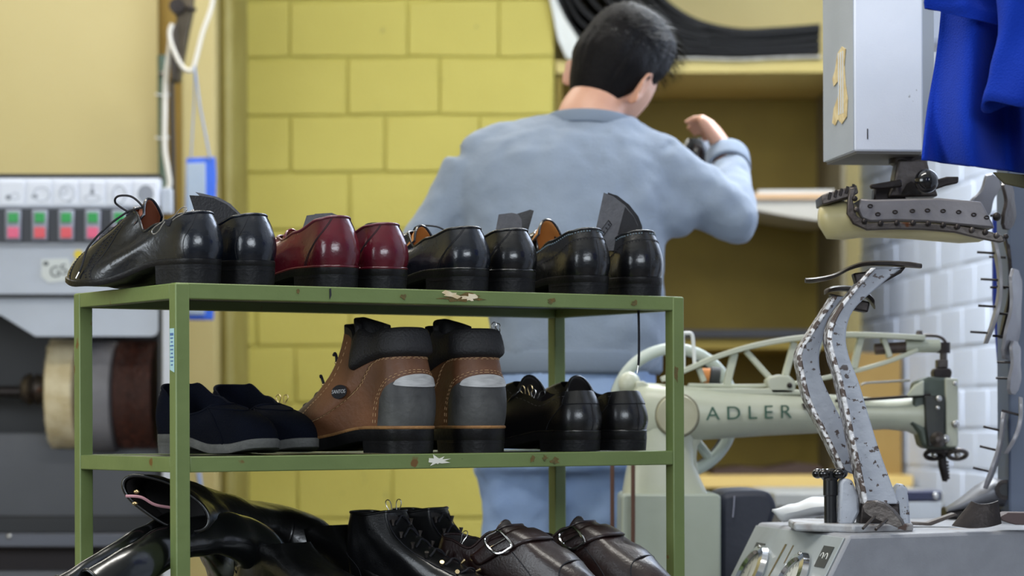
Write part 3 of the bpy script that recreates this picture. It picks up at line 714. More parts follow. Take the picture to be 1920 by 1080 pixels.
# brown work boots, seen from the heel
def workboot(root, side, full):
    s = Shoe(L=.305, W=.050, Wh=.0375, waist=.038, side=side, hh=.018, st=.015, xb=.018, xf=.148, wo=.038, wof=.030,
             zt=((0, .166), (.12, .164), (.35, .158), (.62, .164), (.85, .180), (1, .186)), toeh=.038, kr=(.30, .72), inst=(.006, -.112), hb=.012, spring=.014, tipw=3)
    up = s.build(root, M_brown, M_collar, msole=M_greyrub if False else M_edge, mheel=M_edge, hw=.004, nv=22, wrinkle=.0016)
    N = 72
    part('welt', MB().tube([s.out(i/N)+s.nrm(i/N)*.003+Vector((0, 0, .0045)) for i in range(N)], .0026, 8, closed=True), M_welt, root, world=False)
    # padded collar around the top
    def col(i, j):
        u = i; T = s.S(u, 1.0); q = s.S(u, .86, .001); t = (1-math.cos(2*PI*u))/2
        kk = 1-sst(.55, .75, t)
        lo = s.S(u, 1-.17*kk-.02, .0012); n = s.nrm(u)
        c1 = lo+n*.008*kk+Vector((0, 0, .010)); c2 = T+n*.007*kk+Vector((0, 0, .012*kk+.003)); c3 = T-n*.008+Vector((0, 0, .010*kk)); c4 = s.S(u, .80, -.006)
        P = [lo, c1, c2, c3, c4]; x = j*4; k = min(3, int(x)); f = x-k
        P2 = [lo]+P+[c4]; a, b, c, d = P2[k], P2[k+1], P2[k+2], P2[min(k+3, 6)]
        return 0.5*((2*b)+(c-a)*f+(2*a-5*b+4*c-d)*f*f+(3*b-a-3*c+d)*f**3)
    part('collar', MB().grid(col, 72, 14, True), M_collar, root, world=False, ang=80, label='black padded ankle collar')
    # tongue
    def tg(i, j):
        a = i*2-1
        return Vector((.132+.004*j-.030*a*a, a*.034*(1-.15*j), .125+.076*j-.012*a*a*j))
    part('tongue', MB().grid(tg, 16, 10), M_collar, root, world=False, solid=.009, label='black padded tongue')
    # counter guard and reflective patch
    c = lambda i: math.sqrt(max(0, 1-(2*i-1)**2))
    part_v = lambda i: .50*(.35+.65*c(i))
    s.patch(root, 'heel_guard', -.135, .135, lambda i: .015, lambda i: .03+.56*c(i)**.62, M_counter, .0016, label='worn grey heel guard')
    s.patch(root, 'reflective_patch', -.076, .076, lambda i: .475-.035*c(i)+.025, lambda i: .50+.112*c(i), M_reflect, .0028, label='silver crescent patch')
    for sg in (1, -1):
        f = lambda u: u if sg > 0 else -u
        arch = [(f(.142*math.sin(a)), .05+.585*max(0, math.cos(a))**.62) for a in [PI/2*k/8 for k in range(9)]]
        arch2 = [(f(.150*math.sin(a)), .05+.61*max(0, math.cos(a))**.62) for a in [PI/2*k/8 for k in range(9)]]
        yoke = [(f(.0), .80), (f(.09), .80), (f(.165), .80), (f(.19), .76), (f(.20), .66), (f(.205), .56), (f(.235), .46), (f(.29), .36), (f(.315), .25), (f(.32), .03)]
        s.stitches(root, [arch, arch2], M_thread)
        s.stitches(root, [yoke, [(a+(.006 if sg > 0 else -.006), b-.012) for a, b in yoke]], M_thread)
        s.seam(root, [(a*1.02+f(.004), b) for a, b in yoke[2:]], M_brownd, .0010, nm='panel_edge')
        s.stitches(root, [[(f(.34), .03), (f(.36), .2), (f(.40), .30), (f(.44), .33)], [(f(.36), .95), (f(.36), .7), (f(.37), .5), (f(.36), .3)]], M_thread)
    # front yoke with hooks
    for v in (.66, .82):
        for sg in (1, -1):
            u = .43 if sg > 0 else .57
            p = s.S(u, v, .001); q = s.S(u, v, .009)
            hk = part('lace_hook', MB().tube(catmull([p, q, q+Vector((-.002, sg*.004, .005)), p+Vector((.003, sg*.003, .010))], 4), .0022, 7), M_lace, root, world=False)
            part('rivet', MB().ball(s.S(u, v, .002)+Vector((0, 0, -.002)), .003, 10), M_brass, hk, world=False)
    for v in (.30, .40, .52, .62):
        part('lace', MB().tube(catmull([s.S(.455, v, .001), s.S(.47, v+.02, .006), s.S(.5, v+.03, .008), s.S(.53, v+.02, .006), s.S(.545, v, .001)], 4), .0018, 7), M_lace, root, world=False)
    # oval badge
    p = s.S(.285, .66, .0012); ex = (s.S(.30, .655, .0012)-s.S(.27, .665, .0012)).normalized(); ez = (s.S(.285, .70, .0012)-p).normalized(); ny = ex.cross(ez).normalized()
    if (s.S(.285, .66, .01)-p).dot(ny) < 0: ny = -ny
    ex = -ex if ex.dot(Vector((-1, 0, 0))) < 0 else ex
    ez = ny.cross(ex) if ny.cross(ex).z > 0 else ex.cross(ny)
    Mx = Matrix((ex, ez, ny)).transposed().to_4x4(); Mx.translation = p+ny*.0008
    tiltM = Mx @ Matrix.Rotation(math.radians(-22), 4, 'Z') @ Matrix.Diagonal((1.3, 1.3, 1, 1))
    bd = part('badge', MB().lathe([(.0001, 0), (.0095, 0), (.0100, .0012), (.0085, .0018), (.0001, .0018)], tiltM @ Matrix.Diagonal((1.35, .8, 1, 1)), 28), M_lace, root, world=False)
    part('badge_lettering', text_mb('SANTOS', .0062, .0006, tiltM @ Matrix.Translation((0, 0, .0022))), mat('badge_grey', (178, 178, 180), rough=.5), bd, world=False, smooth=False)
    return s
t = shoe_at(789, .012, 42, SM, 'work_boot', 'brown leather work boot on the middle shelf, the left one, oval badge on its side')
workboot(t, 1, True); boot1 = t
t = shoe_at(915, .010, 30, SM, 'work_boot', 'brown leather work boot on the middle shelf, the right one, seen from the heel')
workboot(t, -1, True); boot2 = t
# black shoes, right
def loafer(root, side):
    s = Shoe(side=side, L=.285, hh=.017, st=.010, xf=.160, xb=.010, wof=.026, wo=.031, zt=((0, .092), (.15, .090), (.45, .076), (.72, .088), (1, .108)), inst=(.045, -.010), hb=.010, toeh=.044)
    s.build(root, M_black2, M_dline, piping=None, tongue=(.070, .008), hw=.0035, welt=M_black2)
    s.patch(root, 'heel_band', -.105, .105, lambda i: .70, lambda i: .985, M_black2, .0016)
    for sg in (1, -1):
        f = lambda u: u if sg > 0 else -u
        s.seam(root, [(f(.0), .69), (f(.05), .69), (f(.108), .70), (f(.108), .98)], M_lace, .0005)
        s.seam(root, [(f(.16), .0), (f(.15), .3), (f(.13), .5), (f(.11), .68)], M_lace, .0005)
        s.stitches(root, [[(f(.03), .90), (f(.2), .88), (f(.32), .88), (f(.42), .88)]], mat('dark_thread', (70, 66, 66), rough=.8))
    s.seam(root, [(.0, .0), (.0, .4), (.0, .69)], M_lace, .0006, nm='back_seam')
    return s
t = shoe_at(1108, .013, 41, SM, 'leather_shoe', 'black leather shoe on the middle shelf, nearer the boots, metal clips inside')
sl = loafer(t, 1)
blk1 = t
t = shoe_at(1194, .013, 39, SM, 'leather_shoe', 'black leather shoe at the right end of the middle shelf')
loafer(t, -1)

# ---- clips
clip('silver clip gripping the side of the leftmost black brogue', U(316, 412, 3.50), (-.75, .1, -.75), (.80, -.1, .62), .024)
clip('silver clip on top of the back of the right brown boot', U(931, 622, 3.80), (.05, 0, 1), (-.25, .4, .9), .012)
clip('pale wire clip standing between the navy slip-on and the boots', U(528, 757, 3.95), (-.1, 0, 1), (.25, 0, 1), .012, body=False, m=M_brass)
clip('wire clip in the mouth of the black shoe nearer the boots', U(990, 745, 3.95), (-.35, 0, 1), (-.05, 0, 1), .017, body=False, m=M_brass)
clip('second wire clip in the mouth of the black shoe, slightly to the right', U(1004, 748, 3.93), (.1, 0, 1), (.7, 0, .9), .013, body=False, m=M_steel)
clip('binder clip standing on top of the black laced ankle boots', U(740, 966, 3.86), (-.32, 0, 1), (.12, 0, 1), .022)
clip('silver clip at the strap of the left buckled shoe', U(858, 1022, 3.80), (-.45, -.2, -.9), (.3, .3, .7), .022)
# dark cord hanging from the top shelf
o = part('cord', MB().tube(catmull([U(1197, 575, 3.93), U(1198, 620, 3.93), U(1198, 665, 3.93), U(1197, 685, 3.93)], 5), .0019, 8), M_lace, None, base=U(1197, 580, 3.93))
tag(o, 'thin black cord hanging below the right end of the top shelf', 'cord')
o2 = part('cord_tip', MB().tube([U(1197, 685, 3.93), U(1195, 700, 3.93)], .0012, 8), M_steel, o)
# ================================================================ BOTTOM SHELF
SB = ZB
M_tall = mat('tall_boot_leather', (12, 12, 13), (8, 8, 9), 10, rough=0.34, bump=0.25, bs=60, coat=0.25)
def shaft(root, pts, rr, fl, m, inner=None, wr=.003, nm='shaft', up=(0, 1, 0), hole=.75):
    """a leather tube along pts (world), with radii rr and flattening fl; open end = last point"""
    c = catmull([U(*p) if len(p) == 3 else Vector(p) for p in pts], 8); m_ = len(c)
    off = Vector(root.location); n = 40; rings = []; prev = None; base = []
    for i, p in enumerate(c):
        t = (c[min(i+1, m_-1)]-c[max(i-1, 0)]).normalized(); x = i/(m_-1)*(len(rr)-1); k = min(int(x), len(rr)-2)
        r = rr[k]+(rr[k+1]-rr[k])*(x-k); f = fl[k]+(fl[k+1]-fl[k])*(x-k)
        a = Vector(up)-t*Vector(up).dot(t) if prev is None else prev-t*prev.dot(t)
        a.normalize(); prev = a; b = t.cross(a)
        ring = []
        for j in range(n):
            q = 2*PI*j/n; d = a*math.cos(q)*r+b*math.sin(q)*r*f
            v = p+d; w = wr*noise.noise(v*22+Vector((3, 1, 2)))*1.6+wr*.25*math.sin(i*.7+3*math.sin(q))
            ring.append(v+d.normalized()*w)
        rings.append(ring); base.append((p, a, b, r, f))
    mb = MB().loft(rings, cap=False)
    o = part(nm, mb, m, root, ang=80)
    # inside of the open end
    inn = []
    for ring, (p, a, b, r, f) in list(zip(rings, base))[::-1][:10]: inn.append([p+(v-p)*.93 for v in ring])
    part(nm+'_lining', MB().loft(inn, cap=False).add(inn[-1], [tuple(range(n))]), inner or M_dline, root, ang=80)
    part(nm+'_top_edge', MB().tube([p for p in rings[-1]], .0028, 8, closed=True), m, root, ang=80)
    return rings
# tall boot whose shaft falls over to the left, open end towards us
bz = SB
p = U(600, 1100, 3.86)
t1 = thing('tall_boot', 'black tall boot on the bottom shelf, its shaft bent over and opening leftwards', 'boot', (p.x, p.y, bz))
s = Shoe(L=.27, hh=.03, side=1, W=.042, xb=.012, xf=.105, wo=.036, wof=.030, zt=((0, .12), (1, .13)), inst=(.03, -.05), toeh=.045)
ft = thing('foot', '', '', (0, 0, 0)); 
bpy.data.objects.remove(ft)
def foot_parts(root, s, rz, dx=0, dy=0, mu=M_tall):
    n0 = set(o.name for o in bpy.data.objects)
    s.build(root, mu, M_dline, welt=mu)
    for o in bpy.data.objects:
        if o.name not in n0: o.rotation_euler = (0, 0, math.radians(rz)); o.location = (dx, dy, 0)
foot_parts(t1, s, -38, -.035, .02)
shaft(t1, [(604, 1120, 3.875), (592, 1060, 3.875), (572, 1014, 3.87), (520, 990, 3.86), (450, 972, 3.80), (385, 955, 3.73), (335, 946, 3.64), (312, 944, 3.56)], [.050, .050, .052, .048, .046, .052, .062, .066, .066], [1, .95, .85, .75, .66, .56, .48, .44, .42], M_tall, M_dline)
for x, y in ((256, 922), (253, 944)):
    part('snap_stud', MB().ball(U(x, y, 3.525), .0042, 12, (1, .5, .6)), M_brass, t1)
part('pull_tape', MB().tube(catmull([U(236, 930, 3.53), U(264, 932, 3.53), U(290, 946, 3.54), U(322, 952, 3.55)], 6), .0022, 6, flat=1.0), M_pink, t1, label='pink lining edge')
p = U(500, 1100, 3.72)
t2 = thing('tall_boot', 'glossy black tall boot on the bottom shelf, its shaft sloping down to the left', 'boot', (p.x, p.y, bz))
foot_parts(t2, Shoe(L=.27, hh=.03, side=-1, W=.042, xb=.012, xf=.105, wo=.036, wof=.030, zt=((0, .10), (1, .11)), inst=(.03, -.05), toeh=.045), -38, -.03, .02)
M_tallg = mat('tall_boot_gloss', (14, 16, 17), (9, 10, 11), 6, rough=0.22, bump=0.08, bs=40, coat=0.5)
shaft(t2, [(490, 1120, 3.75), (492, 1075, 3.75), (478, 1030, 3.73), (430, 1003, 3.66), (350, 1010, 3.56), (270, 1050, 3.48), (180, 1105, 3.42)], [.048, .048, .050, .040, .030, .027, .029, .030], [1, .95, .8, .6, .6, .6, .6, .6], M_tallg, M_dline, wr=.002)
p = U(430, 1100, 3.95)
t3 = thing('tall_boot', 'black glossy boot shaft lying behind the left post above the sloping one', 'boot', (p.x, p.y, bz))
shaft(t3, [(440, 1130, 3.92), (420, 1060, 3.86), (385, 1010, 3.76), (330, 994, 3.64), (260, 1020, 3.52), (170, 1075, 3.44), (120, 1110, 3.40)], [.040, .040, .036, .026, .020, .020, .022], [.8, .7, .55, .5, .5, .5, .5], M_tallg, M_dline, wr=.002)
# laced ankle boots
def ankle(root, side, rz):
    s = Shoe(L=.27, W=.043, Wh=.032, waist=.033, side=side, hh=.025, st=.008, xb=.004, xf=.082, wo=.032, wof=.026,
             zt=((0, .150), (.5, .147), (1, .152)), toeh=.048, inst=(.010, -.075), hb=.006)
    s.build(root, M_black2, M_dline, piping=M_black2, welt=M_black2, nv=20, wrinkle=.003)
    for v in (.30, .40, .50, .60, .70, .80, .90):
        part('lace', MB().tube(catmull([s.S(.455, v, .001), s.S(.475, v+.02, .006), s.S(.5, v+.03, .008), s.S(.525, v+.01, .006), s.S(.545, v, .001)], 4), .0016, 6), M_lace, root, world=False)
        for sg in (1, -1):
            u = .44 if sg > 0 else .56; q = s.S(u, v, .003); qq = s.S(u, v, .009)
            part('lace_hook', MB().tube([s.S(u, v, 0), q, qq], [.0016, .0018, .0034], 8), M_iron if v > .55 else M_brass, root, world=False)
    for sg in (1, -1):
        f = lambda u: u if sg > 0 else 1-u
        s.seam(root, [(f(.36), .02), (f(.38), .2), (f(.42), .3), (f(.415), .6), (f(.42), .98)], M_lace, .0008)
        s.seam(root, [(f(.12), .0), (f(.12), .3), (f(.05), .55), (f(.0), .6)], M_lace, .0006)
    return s
t = free_shoe(664, 3.80, -34, SB, 'ankle_boot', 'black laced ankle boot on the bottom shelf, left of its pair')
ankle(t, 1, 0)
t = free_shoe(742, 3.90, -32, SB, 'ankle_boot', 'black laced ankle boot on the bottom shelf, right of its pair, pink lining')
sA = ankle(t, -1, 0)
part('lining_edge', MB().grid(lambda i, j: sA.S(.36+.08*i, .90+.13*j, -.004), 8, 4), M_pink, t, world=False, solid=.001, label='pink lining')
# buckled brown-black shoes, toes to the lower right
def monk(root, side, buckle=True):
    s = Shoe(L=.29, W=.047, Wh=.034, side=side, hh=.022, st=.010, xb=.008, xf=.135, wof=.026, wo=.033, zt=((0, .116), (.2, .110), (.5, .098), (.8, .122), (1, .132)), toeh=.046, inst=(.040, -.016), hb=.008)
    s.build(root, M_oxblood, M_dline, piping=M_oxblood, welt=M_oxblood, tongue=(.058, .006), wrinkle=.004)
    # strap over the instep and its buckle
    def st_(i, j):
        u = .26+.48*i; v = .70+.17*j; return s.S(u, v, .003+.001*math.sin(PI*j))
    sp = part('strap', MB().grid(st_, 30, 6), M_oxblood, root, world=False, solid=.003)
    sg = -1 if True else 1
    u0 = .66
    c = s.S(u0, .78, .008); ax = (s.S(u0+.03, .78, .008)-s.S(u0-.03, .78, .008)).normalized(); az = (s.S(u0, .92, .008)-s.S(u0, .64, .008)).normalized()
    lp = [c+ax*a*.015+az*b*.019 for a, b in ((-1, -.8), (-.4, -1), (.5, -1), (1, -.5), (1, .5), (.5, 1), (-.4, 1), (-1, .8))]
    part('buckle', MB().tube(catmull(lp, 4, True), .0021, 8, closed=True), M_chrome, sp, world=False, label='silver buckle')
    part('buckle_pin', MB().tube([c-ax*.014, c+ax*.015], .0013, 8), M_chrome, sp, world=False)
    s.seam(root, [(.37, .02), (.39, .3), (.43, .42), (.5, .46), (.57, .42), (.61, .3), (.63, .02)], M_lace, .0012, nm='apron_seam')
    s.seam(root, [(.68, .0), (.66, .4), (.645, .68)], M_lace, .0008)
    s.seam(root, [(.32, .0), (.34, .4), (.355, .68)], M_lace, .0008)
    return s
t = free_shoe(830, 3.80, -36, SB, 'buckled_shoe', 'dark reddish-brown buckled shoe on the bottom shelf, left of its pair')
monk(t, 1)
t = free_shoe(968, 3.92, -36, SB, 'buckled_shoe', 'dark reddish-brown buckled shoe on the bottom shelf at the right, creased toe')
monk(t, -1)

# ================================================================ FINISHING MACHINE (left)
ZF = 6.0
pF = U(140, 600, ZF+.25)
fm = thing('finishing_machine', 'grey finishing machine at the left with green and red switches and brush wheels', 'machine', (pF.x, pF.y, 0))
def fs(px, z0, th): return MB().slab(px, z0, th)
def rect(x0, y0, x1, y1): return [(x0, y0), (x1, y0), (x1, y1), (x0, y1)]
LX = -160
part('top_panel', fs(rect(LX, 331, 298, 553), ZF, .06), M_fin, fm, bev=.004)
part('top_edge', fs(rect(LX, 326, 299, 333), ZF-.006, .07), M_find, fm)
part('side_strip', fs(rect(304, 556, 332, 1100), ZF+.0, .03), mat('finisher_light', (196, 198, 202), rough=.45), fm, bev=.003)
part('picture_strip', fs(rect(LX, 334, 299, 388), ZF-.008, .01), mat('strip_white', (226, 230, 240), rough=.35), fm, bev=.001)
part('switch_strip', fs(rect(LX, 391, 282, 454), ZF-.010, .012), mat('strip_black', (38, 40, 48), rough=.4), fm, bev=.001)
part('strip_ledge', fs(rect(LX, 454, 299, 462), ZF-.006, .01), mat('ledge_grey', (150, 154, 162), rough=.5), fm)
M_pic = mat('picture_grey', (150, 154, 164), rough=.6); M_picl = mat('picture_light_grey', (188, 192, 202), rough=.6); M_cell = mat('cell_line', (196, 200, 210), rough=.5)
for k in range(-3, 6):
    x = 22+50*k+ (0)
    ce = part('picture_tile', fs(rect(x-21, 340, x+23, 384), ZF-.012, .005), mat('tile_white', (232, 235, 244), rough=.35), fm, bev=.001)
    if k < 0: continue
    def ringp(cx, cy, rx, ry, r=.0016, z=ZF-.0126, m=M_pic):
        part('pictogram', MB().tube([U(cx+rx*math.cos(a), cy+ry*math.sin(a), z) for a in [2*PI*i/28 for i in range(28)]], r, 5, closed=True), m, ce)
    def blob(cx, cy, rx, ry, m=M_pic, z=ZF-.0126):
        part('pictogram', MB().prism([U(cx+rx*math.cos(a), cy+ry*math.sin(a), z) for a in [2*PI*i/24 for i in range(24)]], (0, .0015, 0)), m, ce, smooth=False)
    if k == 0: blob(x-6, 370, 6, 5); ringp(x+6, 368, 8, 6, .0010, m=M_picl)
    elif k == 1: ringp(x+6, 364, 15, 13, .0014, m=M_picl); blob(x-7, 368, 6, 4)
    elif k == 2: ringp(x+4, 362, 14, 15, .0014, m=M_picl); ringp(x-2, 358, 6, 6, .0012, m=M_picl); blob(x+8, 377, 5, 3, M_picl)
    elif k == 3:
        ringp(x+2, 371, 15, 6, .0014, m=M_picl); blob(x+1, 360, 4, 7); blob(x+1, 348, 3, 4, M_picl)
    elif k == 4: ringp(x+2, 364, 12, 17, .0024, m=M_picl)
    else: blob(x+1, 364, 15, 17)
for k in range(-3, 6):
    x = 24+49.8*k
    hs = part('switch_frame', fs(rect(x-15, 393, x+15, 451), ZF-.020, .012), mat('switch_grey', (150, 154, 168), rough=.4), fm, bev=.004)
    part('green_button', fs(rect(x-9, 399, x+9, 417), ZF-.026, .012), mat('green_plastic', (34, 158, 72), rough=.4), hs, bev=.001, label='green on button')
    part('red_button', fs(rect(x-10, 426, x+10, 446), ZF-.026, .012), mat('red_plastic' if k % 3 else 'pink_plastic', (226, 84, 92) if k % 3 else (232, 96, 132), rough=.4), hs, bev=.001, label='red off button')
stk = part('approval_sticker', fs([(78, 486), (128, 484), (133, 500), (131, 526), (90, 530), (77, 518)], ZF-.003, .003), mat('sticker_white', (214, 218, 214), rough=.5), fm, smooth=False)
part('sticker_mark', text_mb('GS', .036, .001, face_M(U(110, 509, ZF-.0042)) @ Matrix.Rotation(math.radians(14), 4, 'Z')), mat('mark_grey', (92, 98, 100), rough=.6), stk, smooth=False)
part('sticker_mark', MB().prism([U(86+5*math.cos(a), 494+4*math.sin(a), ZF-.0042) for a in [2*PI*i/16 for i in range(16)]], (0, .001, 0)), MATS['mark_grey'], stk, smooth=False)
M_yd = mat('yellow_sticker', (232, 206, 60), rough=.5)
for cx, cy, r in ((147, 477, 8.5), (152, 500, 16)):
    part('yellow_dot', MB().prism([U(cx+r*math.cos(a), cy+r*math.sin(a), ZF-.003) for a in [2*PI*i/28 for i in range(28)]], (0, .002, 0)), M_yd, fm, smooth=False)
part('hood', fs([(LX, 552), (300, 552), (300, 557), (LX, 557)], ZF+.0, .06), M_find, fm)
part('hood_box', fs(rect(LX, 345, 262, 556), ZF+.062, .34), M_finm, fm)
part('socket_box', fs(rect(302, 352, 321, 400), ZF+.0, .04), M_fin, fm, bev=.003)
part('hood_flap', fs([(LX, 558), (LX, 560), (3, 592), (66, 631), (285, 631), (293, 628), (297, 620), (297, 558)], ZF+.02, .012), M_fin, fm, bev=.002, label='light grey hood flap with sloped corner')
part('housing', fs(rect(LX, 558, 299, 980), ZF+.36, .02), M_find, fm)
part('housing_back', fs(rect(LX, 812, 296, 972), ZF+.22, .03), M_finm, fm, bev=.004)
part('side_wall', fs(rect(297, 556, 303, 1100), ZF+.02, .26), M_find, fm)
part('rail', fs(rect(LX, 968, 299, 1000), ZF+.10, .05), M_find, fm, bev=.003)
rl = part('rail', fs(rect(LX, 1000, 299, 1026), ZF+.05, .04), mat('steel_rail', (98, 100, 108), rough=.4, metal=.6), fm, bev=.003)
for x in (17, 167, 240): part('bolt', MB().ball(U(x, 1006, ZF+.047), .006, 12, (1, .5, 1)), M_steel, rl)
part('base_panel', fs(rect(LX, 1026, 299, 1072), ZF+.12, .03), mat('base_dark_red', (36, 26, 28), rough=.6), fm)
part('base_panel', fs(rect(LX, 1072, 299, 1255), ZF+.05, .3), M_finm, fm, bev=.004)
def xw(x0, x1, cy, R, z, n=48, prof=None):
    a = U(x0, cy, z); b = U(x1, cy, z); l = b.x-a.x
    M = Matrix.Translation(a) @ Matrix.Rotation(PI/2, 4, 'Y')
    pr = prof or [(.9, 0), (1, .06), (1.01, .5), (1, .94), (.9, 1)]
    return MB().lathe([(.02, 0)]+[(R*r, l*t) for r, t in pr]+[(.02, l)], M, n)
ZWH = ZF+.22
def fuzz(x0, x1, cy, R, z, n, ln, seed):
    rnd = random.Random(seed); a = U(x0, cy, z); b = U(x1, cy, z); mb = MB()
    for _ in range(n):
        q = rnd.uniform(0, 2*PI); x = rnd.uniform(a.x, b.x); d = Vector((rnd.uniform(-.4, .4), math.cos(q), math.sin(q)))
        c = Vector((x, a.y, a.z)); p0 = c+Vector((0, math.cos(q), math.sin(q)))*R*.98; p1 = p0+d*ln*rnd.uniform(.5, 1.2)
        w = Vector((.0012, 0, 0)); mb.add([p0-w, p0+w, p1], [(0, 1, 2)])
    return mb
wh = part('polishing_wheel', xw(98, 152, 738, .131, ZWH-.0), mat('cream_wool', (226, 212, 176), (206, 188, 146), 30, rough=.95, bump=.8, bs=150), fm, ang=60, label='cream wool polishing wheel')
part('nap', fuzz(98, 152, 738, .131, ZWH, 2600, .006, 2), MATS['cream_wool'], wh, smooth=False, kind='stuff')
part('sanding_drum', xw(160, 222, 745, .134, ZWH), mat('drum_grey', (128, 126, 130), (112, 110, 114), 12, rough=.6), fm, ang=60, label='plain grey drum')
br = part('brush_wheel', xw(224, 297, 740, .128, ZWH, prof=[(.9, 0), (1, .03), (.97, .5), (1, .97), (.9, 1)]), mat('brown_bristle_core', (70, 36, 24), (46, 24, 18), 40, rough=.8, stretch=(6, 1, 1)), fm, ang=60, label='dark brown brush wheel')
part('bristles', fuzz(226, 296, 740, .126, ZWH, 3800, .010, 3), mat('brown_bristle', (104, 52, 32), (60, 30, 22), 60, rough=.7), br, smooth=False, kind='stuff')
part('shaft', xw(-100, 300, 735, .014, ZWH, 20), M_iron2, fm)
part('hub', xw(40, 88, 730, .040, ZWH, 32, [(.5, 0), (.8, .1), (1, .35), (.72, .5), (.95, .6), (.8, .9), (.5, 1)]), M_iron, fm)
part('hub_nut', xw(86, 99, 735, .022, ZWH, 6, [(1, 0), (1, 1)]), M_steel, fm, smooth=False)

# pipes, arm, cable and hanging pouch at the left
def vrod(nm, pts, Z, r, m, label, cat, n=12, flat=1.0):
    o = part(nm, MB().tube(catmull([U(x, y, Z) for x, y in pts], 6), r, n, flat=flat), m, None, base=U(pts[-1][0], pts[-1][1], Z)); tag(o, label, cat); return o
M_dgp = mat('dark_green_pipe', (74, 92, 78), rough=.5)
dp = thing('pipe', 'dark green vertical pipe with white cable ties above the finishing machine', 'pipe', U(304, 340, 7.05))
part('pipe_body', MB().tube([U(304, 104, 7.05), U(305, 240, 7.05), U(307, 400, 7.05)], .0135, 16), M_dgp, dp)
part('pipe_body', MB().tube([U(322, 150, 7.07), U(326, 400, 7.07)], .006, 10), M_find, dp)
for y in (177, 258): part('cable_tie', MB().tube([U(304+12*math.cos(a), y+1.5*math.sin(a), 7.05-.018*math.sin(a)) for a in [2*PI*i/16 for i in range(16)]], .0025, 6, closed=True), mat('white_plastic', (214, 218, 220), rough=.4), dp)
part('pipe_end', MB().tube([U(299, 138, 7.03), U(308, 139, 7.03)], .006, 8), M_iron, dp)
ZC = 6.7
arm = thing('lamp_arm', 'dark grey-brown metal arm slanting down from above at the upper left', 'arm', U(328, 150, ZC))
part('arm_bar', MB().slab([(333, -60), (364, -60), (361, 20), (351, 70), (342, 120), (337, 152), (321, 155), (319, 148), (324, 100), (330, 40)], ZC, .04), mat('arm_bronze', (92, 82, 66), (72, 64, 52), 8, rough=.5, metal=.4), arm, bev=.004)
part('arm_bar', MB().slab([(318, 60), (330, 40), (334, 90), (326, 150), (320, 150)], ZC-.02, .02), mat('arm_dark', (60, 52, 44), rough=.5), arm, bev=.003)
part('arm_screw', MB().tube([U(350, 14, ZC-.005), U(368, 19, ZC-.005)], .005, 8), M_iron2, arm)
part('arm_joint', MB().lathe([(.008, -.03), (.02, -.03), (.02, .03), (.008, .03)], Matrix.Translation(U(334, 14, ZC)) @ Matrix.Rotation(PI/2, 4, 'X'), 20), M_iron2, arm)
M_cable = mat('white_cable', (214, 210, 200), rough=.5)
vrod('cable', [(402, -40), (397, 10), (380, 60), (370, 100), (362, 128), (350, 132), (337, 118), (322, 85), (318, 62), (323, 45)], ZC-.06, .0062, M_cable, 'white cable looping in a V beside the dark arm at the upper left', 'cable')
vrod('cable', [(320, 50), (318, 90), (311, 150), (309, 220), (309, 280), (315, 320), (318, 345), (311, 365), (308, 390)], ZC+.05, .0072, M_cable, 'white cable running down the dark green pipe', 'cable')
pp = thing('hanging_pouch', 'blue and clear pouch hanging by a pale blue strap from the white cable', 'pouch', U(376, 400, ZC-.08))
M_strap = mat('pale_blue_strap', (142, 160, 196), rough=.6)
part('strap', MB().tube([U(365, 124, ZC-.08), U(364, 190, ZC-.08), U(358, 298, ZC-.08)], .004, 8, flat=.5), M_strap, pp)
part('strap', MB().tube([U(365, 124, ZC-.085), U(375, 200, ZC-.085), U(394, 298, ZC-.085)], .0055, 8, flat=.5), M_strap, pp)
part('pouch_body', MB().slab([(349, 296), (403, 294), (405, 330), (404, 372), (400, 600), (352, 600), (347, 400)], ZC-.08, .012), mat('blue_plastic', (48, 98, 210), rough=.4), pp, bev=.003)
part('clear_window', MB().slab([(350, 306), (385, 305), (386, 400), (384, 590), (353, 590), (349, 400)], ZC-.086, .006), mat('clear_grey_plastic', (150, 166, 186), (164, 176, 190), 8, rough=.3), pp, bev=.002)
o = part('cord_end', MB().tube([U(372, 884, ZC), U(378, 930, ZC), U(384, 1010, ZC-.0)], .006, 8), M_strap, pp)
# ================================================================ THE MAN
ZP = 4.9
M_skin = mat('skin', (208, 160, 134), (198, 146, 120), 12, rough=.5, bump=.08, bs=200)
MATS['skin'].node_tree.nodes['Principled BSDF'].inputs['Subsurface Weight'].default_value = .12
MATS['skin'].node_tree.nodes['Principled BSDF'].inputs['Subsurface Radius'].default_value = (.01, .004, .002)
M_sweat = mat('grey_blue_sweatshirt', (130, 141, 156), (122, 133, 148), 9, rough=.95, bump=.35, bs=260, sheen=.15)
M_jean = mat('blue_denim', (120, 144, 186), (144, 166, 200), 5, rough=.9, bump=.4, bs=380)
M_hair = mat('dark_hair', (16, 13, 13), (11, 9, 10), 30, rough=.6, spec=.12, bump=.5, bs=260, stretch=(1, 1, .4))
man = thing('person', 'person in grey-blue sweatshirt and jeans, short dark hair, back turned, right arm raised', 'person', (U(1075, 800, ZP).x, ZP, 0))
def Pm(px, py, dy=0.0):
    """photo column/row at the man's depth, moved back by dy along the line of depth"""
    return U(px, py, ZP+dy)
def ring_at(c, ax, ay, n=28, pw=2.3):
    r = []
    for j in range(n):
        q = 2*PI*j/n; cx = math.cos(q); sy = math.sin(q)
        x = math.copysign(abs(cx)**(2/pw), cx); y = math.copysign(abs(sy)**(2/pw), sy)
        r.append(c+ax*x+ay*y)
    return r
